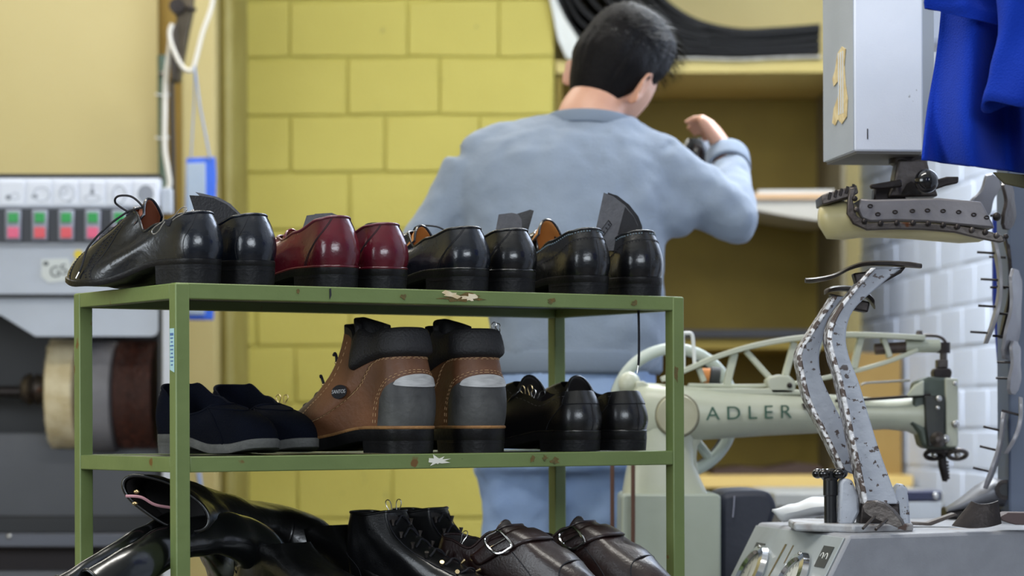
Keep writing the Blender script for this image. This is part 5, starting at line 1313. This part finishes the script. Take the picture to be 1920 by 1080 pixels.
# the sloped panel plate
pn = (sp_(.1, -.1)-sp_(0, 0)).cross(sp_(0, -.1)-sp_(0, 0)).normalized()
if pn.dot(nL) < 0: pn = -pn
def pp_(b, s, o=0.0):
    """b along the depth edge (0 = near corner), s metres down the slope"""
    d = (sp_(0, -1)-sp_(0, 0)).normalized(); return A+dB*b+d*s+pn*o
Ls = hgt*math.sqrt(1+sl*sl)
pl = part('gauge_panel', MB().hexa([pp_(.008, .006, .0002), pp_(LBk-.008, .006, .0002), pp_(LBk-.008, Ls-.01, .0002), pp_(.008, Ls-.01, .0002)], [pp_(.008, .006, .003), pp_(LBk-.008, .006, .003), pp_(LBk-.008, Ls-.01, .003), pp_(.008, Ls-.01, .003)]), M_panel, cs, bev=.001)
def panel_M(b, s, o):
    d = (sp_(0, -1)-sp_(0, 0)).normalized(); x = -dB; y = -d; z = x.cross(y)
    if z.dot(pn) < 0: x = -x; z = x.cross(y)
    M = Matrix((x, y, z)).transposed().to_4x4(); M.translation = pp_(b, s, o); return M
import itertools
for b, s in ((.130, .095), (.345, .095)):
    Mg = panel_M(b, s, .003)
    g_ = part('gauge_rim', MB().lathe([(.040, 0), (.053, 0), (.056, .004), (.052, .012), (.043, .014), (.040, .009)], Mg, 44, cap=False), M_chrome, cs, label='chrome gauge rim')
    part('gauge_dial', MB().lathe([(.0001, .001), (.042, .001), (.042, .006), (.0001, .006)], Mg, 40), mat('dial_white', (206, 206, 196), rough=.4), g_)
    part('gauge_needle', MB().add([Mg @ Vector(v) for v in ((-.0012, -.010, .0068), (.0012, -.010, .0068), (-.016, .030, .0068))], [(0, 1, 2)]), M_lace, g_, smooth=False)
    mb = MB()
    for k in range(17):
        a = math.radians(-40+260*k/16); c_ = Vector((math.cos(a), math.sin(a), 0)); n_ = Vector((-c_.y, c_.x, 0))*.0006
        mb.add([Mg @ (c_*r+n_*q+Vector((0, 0, .0066))) for r, q in ((.031, -1), (.031, 1), (.037, 1), (.037, -1))], [(0, 1, 2, 3)])
    part('gauge_marks', mb, M_lace, g_, smooth=False)
    part('gauge_screw', MB().ball(Mg @ Vector((0, .050, .012)), .0032, 10), M_steel, g_)
for b, s in ((.385, .052), (.050, .040)):
    Mg = panel_M(b, s, .0032)
    sq = part('symbol_plate', MB().add([Mg @ Vector((x*.024, y*.017, z)) for z in (0, .001) for x, y in ((-1, -1), (1, -1), (1, 1), (-1, 1))], [(3, 2, 1, 0), (4, 5, 6, 7), (0, 1, 5, 4), (1, 2, 6, 5), (2, 3, 7, 6), (3, 0, 4, 7)]), mat('symbol_black', (58, 60, 58), rough=.5), cs, smooth=False)
    for cx in (-.009, .010):
        part('symbol_mark', MB().tube([Mg @ Vector((cx+.0065*math.cos(a), -.002+.0075*math.sin(a), .0015)) for a in [PI*i/10-.2 for i in range(11)]], .0009, 5), mat('symbol_white', (206, 206, 200), rough=.5), sq)
part('knob', MB().lathe([(.001, .0), (.017, .0), (.016, .018), (.012, .024), (.001, .025)], panel_M(.470-.05, .185-.03, .003), 24), mat('black_gloss_knob', (20, 20, 22), rough=.15, coat=.6), cs)
part('rust_streak', MB().add([pp_(b, s, .0034) for b, s in ((.262, .03), (.252, .03), (.262, .09), (.270, .10))], [(0, 1, 2, 3)]), M_rust, pl, smooth=False)
part('rust_streak', MB().add([pp_(b, s, .0034) for b, s in ((.222, .03), (.216, .03), (.219, .06), (.224, .062))], [(0, 1, 2, 3)]), M_rust, pl, smooth=False)
for b, s in ((.040, .125), (.075, .115)): part('panel_screw', MB().ball(pp_(b, s, .003), .003, 10), M_iron, pl)
Mg = panel_M(.035, .155, .0034)
part('printed_line', MB().add([Mg @ Vector((x*.019, y*.0018, 0)) for x, y in ((-1, -1), (1, -1), (1, 1), (-1, 1))], [(0, 1, 2, 3)]), M_find, pl, smooth=False)
part('printed_line', MB().add([Mg @ Vector((.018+x*.0008, -.03+y*.028, 0)) for x, y in ((-1, -1), (1, -1), (1, 1), (-1, 1))], [(0, 1, 2, 3)]), M_find, pl, smooth=False)
# head housing above, turned 8 degrees
Hn = U(1603, 283, 3.9); hz0 = Hn.z; d1 = Vector((.99, .14, 0)).normalized(); d2 = Vector((-.145, .989, 0)).normalized()
def hp_(a, b, z): return Vector((Hn.x, Hn.y, z))+d1*a+d2*b
HWd = .108; HDp = .175
def hb(a0, a1, b0, b1, z0, z1): return MB().hexa([hp_(a0, b0, z0), hp_(a1, b0, z0), hp_(a1, b1, z0), hp_(a0, b1, z0)], [hp_(a0, b0, z1), hp_(a1, b0, z1), hp_(a1, b1, z1), hp_(a0, b1, z1)])
hh_ = part('head_housing', hb(0, HWd, 0, HDp, hz0, 1.85), M_housing, cs, bev=.003, label='pale speckled head housing')
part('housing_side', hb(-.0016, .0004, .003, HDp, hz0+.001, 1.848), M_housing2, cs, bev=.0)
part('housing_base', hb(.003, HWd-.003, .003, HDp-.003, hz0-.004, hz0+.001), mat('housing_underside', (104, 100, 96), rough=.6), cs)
part('housing_rear', hb(HWd+.0005, HWd+.034, .05, HDp, hz0-.001, 1.84), mat('housing_cover', (176, 180, 186), rough=.5), cs, bev=.003)
part('top_arm', hb(.05, .62, .18, .28, 1.50, 1.78), M_housing, cs, bev=.01)
part('rear_column', MB().box2((hp_(.60, .2, 0).x, hp_(.6, .2, 0).y-.04, .02), (hp_(.60, .2, 0).x+.16, hp_(.6, .2, 0).y+.14, 1.78)), M_housing, cs, bev=.01)
# torn sticker on the side face
def side_pt(b, z, o=.0): return hp_(-.002-o, b, z)
rg = [(.052, .13), (.095, .135), (.10, .10), (.085, .085), (.095, .062), (.105, .04), (.11, .022), (.075, .012), (.04, .02), (.028, .04), (.045, .055), (.055, .07), (.062, .085), (.075, .09), (.10, .11)]
rg = [(.040, .205), (.060, .212), (.085, .205), (.100, .180), (.115, .168), (.108, .155), (.085, .160), (.072, .150), (.085, .135), (.108, .120), (.118, .098), (.100, .092), (.085, .100), (.062, .090), (.035, .098), (.030, .125), (.042, .150), (.048, .18)]
part('torn_sticker', MB().prism([side_pt(b, hz0+z*.98-.04) for b, z in rg], -d1*.0012), mat('torn_sticker', (222, 204, 160), (190, 164, 112), 55, rough=.9), hh_, smooth=False)
for k in range(3): part('torn_strip', MB().prism([side_pt(b, hz0+z-.04, .0012) for b, z in ((.052+.012*k, .2), (.056+.012*k, .2), (.056+.012*k, .104), (.052+.012*k, .104))], -d1*.0006), mat('sticker_pale', (206, 212, 220), rough=.8), hh_, smooth=False)
part('scratch', hb(.019, .0205, -.0006, .0004, hz0+.018, hz0+.034), M_find, hh_)
# mount, ball knob, levers
ZHd = 3.93
def H_(px, py, d=0.0): return U(px, py, ZHd)+Vector((0, d, 0))
part('mount_collar', MB().lathe([(.030, 0), (.030, -.010), (.022, -.014), (.022, -.03), (.03, -.04), (.034, -.06)], Matrix.Translation(Vector((H_(1712, 288).x, ZHd+.05, hz0-.002))), 28), M_iron2, cs)
part('mount_block', MB().slab([(1684, 298), (1738, 298), (1746, 330), (1760, 368), (1664, 370), (1676, 340)], ZHd+.02, .05), M_iron, cs, bev=.004)
part('mount_foot', MB().slab([(1640, 352), (1696, 350), (1700, 378), (1638, 378)], ZHd+.03, .03), M_iron2, cs, bev=.003)
part('lever', MB().slab([(1632, 346), (1690, 336), (1692, 350), (1650, 354), (1634, 353)], ZHd-.01, .015), M_iron2, cs, bev=.002)
part('lever', MB().slab([(1750, 338), (1775, 331), (1798, 331), (1797, 343), (1774, 348), (1752, 356)], ZHd-.005, .014), M_iron2, cs, bev=.002)
part('ball_knob', MB().ball(H_(1731, 343, -.03), .0185, 28), mat('black_ball', (18, 18, 22), rough=.12, coat=.5), cs, label='glossy black ball knob')
# the foot form: cream body, metal plate, studs
M_form = mat('cream_form', (206, 194, 148), (188, 176, 128), 8, rough=.4)
cnt = [(1536, 405, 20), (1550, 408, 40), (1580, 408, 42), (1612, 412, 34), (1650, 420, 26), (1700, 424, 24), (1750, 430, 22), (1800, 438, 18), (1835, 442, 12), (1856, 441, 5)]
rows = []
for x, y, h in cnt:
    c = H_(x, y); wdt = tab((x-1536)/320, ((0, .022), (.1, .034), (.45, .032), (.8, .046), (1, .012)))
    rows.append([c+Vector((0, wdt*math.cos(q), h*ZHd/F*math.sin(q)*(1 if math.sin(q) < 0 else .75))) for q in [2*PI*j/28 for j in range(28)]])
ff = part('foot_form', MB().loft(rows), M_form, cs, ang=80, label='cream foot form, sole turned down')
rim = [(1606, 350), (1600, 378), (1606, 404), (1630, 418), (1680, 416), (1740, 418), (1800, 424), (1850, 432), (1880, 441), (1886, 452), (1875, 455), (1840, 448), (1790, 436), (1730, 431), (1680, 430), (1626, 432), (1600, 420), (1588, 400), (1590, 372), (1594, 352)]
part('clamp_rim', MB().slab(rim, ZHd-.050, .010), M_iron, ff, bev=.002)
part('clamp_rim', MB().slab(rim, ZHd+.040, .010), M_iron, ff, bev=.002)
part('clamp_plate', MB().slab([(1612, 372), (1640, 374), (1760, 371), (1840, 378), (1852, 400), (1866, 428), (1800, 422), (1740, 416), (1680, 414), (1632, 416), (1616, 410), (1609, 396)], ZHd-.044, .090), mat('grey_plate', (138, 134, 136), (122, 118, 120), 12, rough=.45, metal=.5, bump=.2), ff, bev=.003)
part('clamp_band', MB().slab([(1540, 366), (1550, 362), (1606, 346), (1610, 362), (1592, 370), (1552, 382), (1542, 384)], ZHd-.040, .080), M_iron, ff, bev=.002)
for x, y in ((1551, 372), (1562, 368), (1572, 365), (1583, 361), (1594, 357)):
    part('band_rib', MB().tube([H_(x, y-7, -.041), H_(x-3, y+6, -.041)], .0022, 6), M_iron2, ff)
for x, y in ((1612, 420), (1642, 424), (1672, 423), (1702, 423), (1730, 424), (1758, 427), (1784, 430), (1811, 436), (1836, 440), (1857, 446), (1874, 448), (1597, 398), (1594, 378)):
    part('stud', MB().ball(H_(x, y, -.053), .0045, 10), M_iron if x % 2 else M_iron2, ff)
for x, y in ((1624, 391), (1638, 406), (1670, 402), (1702, 400), (1730, 399), (1759, 400), (1788, 402), (1816, 407), (1840, 412)):
    part('rivet', MB().tube([H_(x+4*math.cos(a), y+2.6*math.sin(a), -.0455) for a in [2*PI*i/14 for i in range(14)]], .0011, 5, closed=True), M_iron2, ff)
part('toe_bolt', MB().ball(H_(1862, 409, -.03), .007, 12), M_iron2, ff)

# ================================================================ IRON LAST STAND on the console
ZI = 3.80
def I_(px, py, d=0.0): return U(px, py, ZI)+Vector((0, d, 0))
ls = thing('last_stand', 'chipped grey iron last stand with two bent arms carrying foot plates, on the console', 'stand', I_(1620, 985))
def arm_(left, right, z0, th, nm, rib=1):
    L_ = catmull([(x, y, 0) for x, y in left], 5); R_ = catmull([(x, y, 0) for x, y in right], 5)
    mb = MB(); rr = []
    for a, b in zip(L_, R_):
        p = U(a.x, a.y, ZI+z0); q = U(b.x, b.y, ZI+z0); rr.append([p, q, q+Vector((0, th, 0)), p+Vector((0, th, 0))])
    mb.loft(rr); o = part(nm, mb, M_chip, ls, bev=.002)
    # raised rib along the left edge, worn to bare metal
    rr = []
    for a, b in zip(L_, R_):
        p = U(a.x-1, a.y, ZI+z0); q = U(a.x+9, a.y, ZI+z0); rr.append([p+Vector((0, -.014, 0)), q+Vector((0, -.014, 0)), q+Vector((0, th+.012, 0)), p+Vector((0, th+.012, 0))])
    part('rib', MB().loft(rr), M_chipedge, o, bev=.0015)
    return o
arm_([(1632, 503), (1600, 540), (1563, 590), (1550, 632), (1558, 675), (1571, 720), (1599, 855), (1618, 945)], [(1690, 503), (1650, 535), (1600, 582), (1586, 630), (1594, 675), (1612, 722), (1646, 835), (1686, 945)], -.012, .030, 'bent_arm')
arm_([(1560, 556), (1535, 595), (1511, 632), (1494, 664), (1499, 705), (1511, 751), (1540, 810), (1574, 880)], [(1600, 556), (1568, 600), (1545, 632), (1536, 664), (1540, 705), (1560, 751), (1595, 820), (1632, 900)], .045, .026, 'bent_arm')
def footplate(pts, z0, w, nm, th=7):
    c = catmull([(x, y, 0) for x, y in pts], 6); rr = []; n = len(c)
    for i, p in enumerate(c):
        t = i/(n-1); ww = w*tab(t, ((0, .25), (.12, .8), (.32, 1.0), (.6, .72), (.85, .8), (1, .30)))
        a = U(p.x, p.y, ZI+z0); h = th*ZI/F/2
        rr.append([a+Vector((0, -ww, h*.3)), a+Vector((0, -ww*.6, h)), a+Vector((0, ww*.6, h)), a+Vector((0, ww, h*.3)), a+Vector((0, ww*.8, -h)), a+Vector((0, -ww*.8, -h))])
    return part(nm, MB().loft(rr), M_iron, ls, ang=60)
footplate([(1510, 526), (1530, 525), (1562, 518), (1590, 504), (1620, 495), (1660, 494), (1700, 496), (1727, 499)], .005, .036, 'foot_plate', 8)
footplate([(1546, 548), (1560, 542), (1590, 541), (1615, 548), (1632, 560), (1640, 575)], .06, .030, 'foot_plate', 9)
part('boss', MB().slab([(1600, 512), (1700, 500), (1690, 512), (1640, 540), (1614, 560)], ZI-.006, .03), M_iron2, ls, bev=.003)
part('boss', MB().slab([(1556, 550), (1632, 566), (1628, 586), (1606, 582), (1570, 575)], ZI+.048, .03), M_iron2, ls, bev=.003)
zc = console_pt(0, 0, 0).z
def onc(px, Z): return U(px, 985, Z)
bp = [(1480, 973), (1490, 962), (1560, 958), (1700, 962), (1712, 985), (1480, 987)]
part('base_plate', MB().prism([Vector((U(x, 980, Z).x, Z, zc)) for x, Z in ((1478, 3.98), (1490, 3.84), (1600, 3.76), (1712, 3.80), (1704, 4.02), (1560, 4.08))], (0, 0, .012)), mat('chipped_pale', (176, 180, 186), (136, 132, 130), 22, rough=.5, bump=.4, bs=60, spots=((80, 62, 54), 26, .63)), ls, bev=.003)
part('bracket', MB().slab([(1574, 985), (1576, 905), (1584, 896), (1598, 900), (1610, 930), (1612, 960), (1600, 985)], ZI+.01, .05), M_chip, ls, bev=.004)
part('bracket', MB().slab([(1678, 985), (1680, 920), (1690, 905), (1702, 915), (1708, 985)], ZI+.01, .05), M_chip, ls, bev=.004)
part('socket', MB().slab([(1612, 985), (1618, 936), (1686, 938), (1690, 985)], ZI+.005, .05), M_iron2, ls, bev=.003)
# star knob clamp
kp = Vector((U(1557, 960, 3.84).x, 3.84, 0))
kz = lambda py: U(1557, py, 3.84).z
part('clamp_screw', MB().lathe([(.0095, zc+.012-0), (.0095, kz(930)), (.0108, kz(928)), (.0108, kz(898))], Matrix.Translation(kp), 20), mat('black_bolt', (22, 22, 24), rough=.3), ls)
kb = MB().lathe([(.010, kz(902)), (.014, kz(896)), (.014, kz(884)), (.008, kz(879)), (.001, kz(878))], Matrix.Translation(kp), 24)
for k in range(5):
    a = 2*PI*k/5+.3; kb.ball(kp+Vector((.019*math.cos(a), .019*math.sin(a), kz(888))), .0090, 14, (1, 1, .85))
part('star_knob', kb, mat('black_star_knob', (16, 16, 18), rough=.15, coat=.5), ls, label='glossy black star knob')
# ---- pieces lying on the console
def lying(nm, label, cat, poly, Z, th, m, zoff=0.0, group=None, bevv=.001, tilt=None):
    o = part(nm, MB().slab(poly, Z, th), m, None, base=U(sum(p[0] for p in poly)/len(poly), max(p[1] for p in poly), Z+th/2), bev=bevv); tag(o, label, cat, group); return o
# small heel plate with two pins, leaning
hpth = thing('heel_plate', 'small dark iron plate with two pins leaning against the foot of the last stand', 'plate', U(1650, 992, 3.72))
ol = [(1617, 950), (1622, 942), (1640, 941), (1660, 947), (1675, 960), (1690, 978), (1693, 986), (1683, 990), (1668, 984), (1648, 976), (1630, 968), (1620, 960)]
a_ = [U(x, y, 3.73) for x, y in ol]
part('plate', MB().prism(a_, (.004, .006, .003)), M_iron, hpth, bev=.001)
for p0, p1 in (((1640, 968), (1618, 991)), ((1663, 974), (1642, 993))):
    part('pin', MB().tube([U(*p0, 3.728), U(*p1, 3.70)], .0022, 8), M_iron, hpth)
# curved dark heel piece and neighbours
def curved(nm, label, cat, pts_top, pts_bot, Z, depth, m, zc_=None):
    t = catmull([(x, y, 0) for x, y in pts_top], 5); b = catmull([(x, y, 0) for x, y in pts_bot], 5); rr = []
    for i, (p, q) in enumerate(zip(t, b)):
        k = i/(len(t)-1); dy = -depth*math.sin(PI*k)*.5
        a = U(p.x, p.y, Z)+Vector((0, dy*.2, 0)); c = U(q.x, q.y, Z)+Vector((0, dy, 0)); rr.append([c, a, a+Vector((0, .004, .0005)), c+Vector((0, .004, .0005))])
    o = part(nm, MB().loft(rr), m, None, base=U(pts_bot[1][0], pts_bot[1][1], Z)); tag(o, label, cat); return o
curved('heel_shell', 'dark curved rubber heel piece standing on the console right of the last stand', 'heel piece', [(1822, 940), (1836, 945), (1856, 944), (1872, 939)], [(1785, 986), (1815, 990), (1850, 988), (1878, 982)], 3.80, .03, M_iron2)
lying('rubber_piece', 'flat dark reddish rubber piece at the right end of the console', 'rubber piece', [(1874, 970), (1890, 961), (1960, 962), (1965, 985), (1905, 984), (1880, 976)], 3.80, .05, mat('dark_red_rubber', (74, 58, 58), rough=.6))
lying('sole_knife', 'flat thin iron strip lying on the console behind the curved heel piece', 'strip', [(1700, 978), (1740, 980), (1790, 962), (1796, 966), (1745, 986), (1702, 984)], 3.95, .03, M_iron)
# white flared piece left
def fl(i, j):
    x = 1448+112*i; yt = tab(i, ((0, 956), (.35, 946), (.7, 933), (1, 934))); yb = tab(i, ((0, 958), (.18, 978), (.5, 972), (1, 964)))
    y = yt+(yb-yt)*j; return U(x, y, 4.05-.05*math.sin(PI*j)*i)
o = part('white_offcut', MB().grid(fl, 16, 6), mat('white_leather', (212, 214, 216), (196, 198, 200), 8, rough=.6), None, base=U(1470, 978, 4.03), solid=.003); tag(o, 'curled white leather offcut on the console left of the star knob', 'leather')
# second flared iron last behind the console, right
lt_ = thing('iron_last', 'grey iron last lying on its side at the right, with a round hole', 'last', U(1830, 965, 4.25))
rowsL = []
for x, y, h, w in ((1775, 955, 6, .015), (1800, 945, 14, .03), (1830, 930, 26, .04), (1856, 920, 34, .045), (1880, 925, 34, .045), (1910, 945, 26, .045), (1950, 958, 18, .04)):
    c = U(x, y, 4.25); rowsL.append([c+Vector((0, w*math.cos(q), h*4.25/F*.75*math.sin(q))) for q in [2*PI*j/20 for j in range(20)]])
part('last_body', MB().loft(rowsL), M_chip if False else mat('grey_cast', (132, 134, 140), (112, 112, 118), 9, rough=.45, metal=.3, bump=.2), lt_, ang=70)
part('hole', MB().lathe([(.0165, 0), (.0165, .006), (.010, .006), (.010, 0)], Matrix.Translation(U(1884, 918, 4.205)) @ Matrix.Rotation(PI/2, 4, 'X'), 24), M_iron2, lt_)
part('hole_core', MB().lathe([(.001, 0), (.0105, 0), (.0105, .003), (.001, .003)], Matrix.Translation(U(1884, 918, 4.203)) @ Matrix.Rotation(PI/2, 4, 'X'), 24), M_find, lt_)
part('last_base', MB().slab([(1775, 952), (1960, 960), (1960, 974), (1775, 974)], 4.26, .06), M_iron2, lt_, bev=.004)

# ================================================================ RIGHT EDGE: post with hanging sole plates
ZR = 4.15
pst = thing('tool_post', 'blue-grey upright post at the right edge carrying iron sole plates', 'post', (U(1905, 900, ZR+.05).x, ZR+.05, 0))
part('post_body', MB().box2((U(1890, 500, ZR+.04).x, ZR+.04, zt_+.0005), (U(1940, 500, ZR+.04).x, ZR+.14, 1.36)), mat('post_blue_grey', (96, 106, 126), (84, 94, 112), 4, rough=.5), pst, bev=.004)
part('blue_strip', MB().slab([(1862, 400), (1870, 400), (1880, 560), (1885, 780), (1879, 780), (1862, 560)], ZR+.16, .01), mat('blue_strip', (40, 62, 150), rough=.5), pst, bev=.001)
part('post_foot', MB().box2((U(1885, 990, ZR).x, ZR+.02, zt_+.0003), (U(1945, 990, ZR).x, ZR+.16, zt_+.012)), M_iron2, pst, bev=.002)
M_plate = mat('grey_sole_plate', (158, 156, 158), (136, 134, 138), 9, rough=.42, metal=.35, bump=.2)
def soleplate(c, h, w, Z, label, m, pins, lean=0.0, bow=.1, yaw=70):
    """sole-shaped iron plate standing on edge: c = centre px, h = height px"""
    cc = U(c[0], c[1], Z); t = thing('sole_plate', label, 'sole plate', cc, 0, 'iron sole plates at the right edge')
    H = h*Z/F; rr = []; Rz = Matrix.Rotation(math.radians(yaw), 3, 'Z'); Ry = Matrix.Rotation(math.radians(lean), 3, 'Y')
    def P_(k, s, d): # k 0..1 up, s -1..1 across
        ww = w*tab(k, ((0, .35), (.10, .85), (.28, 1.0), (.60, .66), (.88, .80), (1, .35)))
        return cc+Ry @ (Rz @ Vector((s*ww, d+bow*H*math.sin(PI*k)*-1+bow*H*.5, 0))+Vector((0, 0, (k-.5)*H)))
    for i in range(21):
        k = i/20; rr.append([P_(k, -1, 0), P_(k, 0, -.001), P_(k, 1, 0), P_(k, 1, .006), P_(k, 0, .006), P_(k, -1, .006)])
    part('plate', MB().loft(rr), m, t, ang=60, bev=.0008)
    for k, s in pins: part('pin', MB().tube([P_(k, s, 0), P_(k, s, .034)], .0020, 7), M_iron2, t)
soleplate((1868, 545), 200, .034, ZR, 'long slim iron sole plate with pins pointing left, hanging left of the post', M_plate, ((.85, 0), (.6, 0), (.35, 0), (.1, 0)), lean=4, yaw=84, bow=.10)
soleplate((1890, 540), 190, .030, ZR+.06, 'black sole plate hanging between two grey ones beside the post', M_iron2, ((.8, 0), (.5, 0)), lean=3, yaw=84, bow=.06)
soleplate((1902, 590), 170, .036, ZR-.01, 'wide grey sole plate with bent pins in front of the post', M_plate, ((.8, 0), (.5, 0), (.25, 0)), lean=6, yaw=62, bow=.05)
soleplate((1872, 845), 150, .040, ZR+.02, 'grey sole plate with three pins leaning at the foot of the post', M_plate, ((.75, 0), (.5, 0), (.22, 0)), lean=14, yaw=76, bow=.05)
soleplate((1908, 800), 110, .020, ZR-.02, 'narrow bright curved plate leaning on the post near its foot', M_plate, ((.7, 0),), lean=15, yaw=80, bow=.1)
soleplate((1848, 372), 92, .026, ZR+.02, 'short pale iron plate slanting out under the blue cloth', M_plate, (), lean=28, yaw=40, bow=.05)
soleplate((1893, 385), 90, .028, ZR-.03, 'brown-grey curved plate hanging at the top of the post under the blue cloth', M_iron, ((.3, 0),), lean=0, yaw=60, bow=.08)
soleplate((1905, 690), 100, .026, ZR-.02, 'dark-pinned grey plate hanging halfway down the post', M_plate, ((.6, 0), (.3, 0)), lean=3, yaw=60, bow=.05)

# ================================================================ BLUE CLOTH
M_blue = mat('royal_blue_cloth', (18, 54, 164), (14, 46, 148), 6, rough=.95, bump=.5, bs=420, sheen=.03, spec=.15)
ZK = 3.30
bc = thing('jacket', 'royal blue cloth work jacket hanging at the top right, lower hem and sleeve in view', 'clothing', U(1850, 250, ZK))
def cloth(left, right, Z, fr, am, seed, nm, z2=0.0):
    def fn(i, j):
        a = catl[j_idx(j)] ; b = catr[j_idx(j)]
        x = a.x+(b.x-a.x)*i; y = a.y+(b.y-a.y)*i
        d = am*math.sin(fr*i*2*PI+seed+1.2*math.sin(3*j+seed))*(0.3+.7*j)+am*.9*noise.noise(Vector((i*3+seed, j*2.2, seed)))
        return U(x, y, Z+d+z2*i)
    n = 24
    catl = catmull([(x, y, 0) for x, y in left], 12); catr = catmull([(x, y, 0) for x, y in right], 12)
    def j_idx(j): return int(round(j*(min(len(catl), len(catr))-1)))
    return part(nm, MB().grid(fn, 44, min(len(catl), len(catr))-1), M_blue, bc, solid=.004, ang=180)
cloth([(1768, -90), (1766, 0), (1757, 90), (1740, 200), (1730, 300)], [(2080, -90), (2080, 20), (2080, 120), (2080, 230), (2080, 345)], ZK+.06, 2.6, .045, .4, 'back_panel')
cloth([(1725, -60), (1728, -30), (1733, -5), (1733, 5), (1735, 15)], [(1890, -60), (1888, -20), (1884, 10), (1880, 30), (1876, 48)], ZK+.02, 1.0, .010, 2.0, 'flap')
sl_ = MB()
rows = []
for k in range(16):
    t = k/15; y = -90+290*t; xL = tab(t, ((0, 1866), (.5, 1872), (.8, 1858), (1, 1846))); xR = 2060
    c0 = U((xL+xR)/2, y, ZK-.03); w_ = (xR-xL)/2*ZK/F
    rows.append([c0+Vector((w_*math.cos(q)*(1+.04*math.sin(3*q+4*t)), .04*math.sin(q)*(1+.2*math.sin(5*q+6*t)), .006*math.sin(4*q)*t)) for q in [2*PI*j/44 for j in range(44)]])
part('sleeve', MB().loft(rows, cap=False), M_blue, bc, solid=.004, ang=180)
def fold(pts, r, Z, nm='fold'):
    return part(nm, MB().tube(catmull([U(x, y, Z) for x, y in pts], 6), [r*.5]+[r]*(6*(len(pts)-1)-1)+[r*.5], 16, flat=1.6), M_blue, bc, ang=180)
part('inner_hem', MB().slab([(1862, 322), (2080, 340), (2080, 366), (1920, 352), (1884, 344)], ZK+.09, .01), mat('olive_lining', (84, 80, 56), rough=.9), bc, bev=.002)
part('hanger_hook', MB().tube([U(1905, -90, ZK), U(1905, -140, ZK), U(1912, -300, ZK)], .004, 8), M_steel, bc)
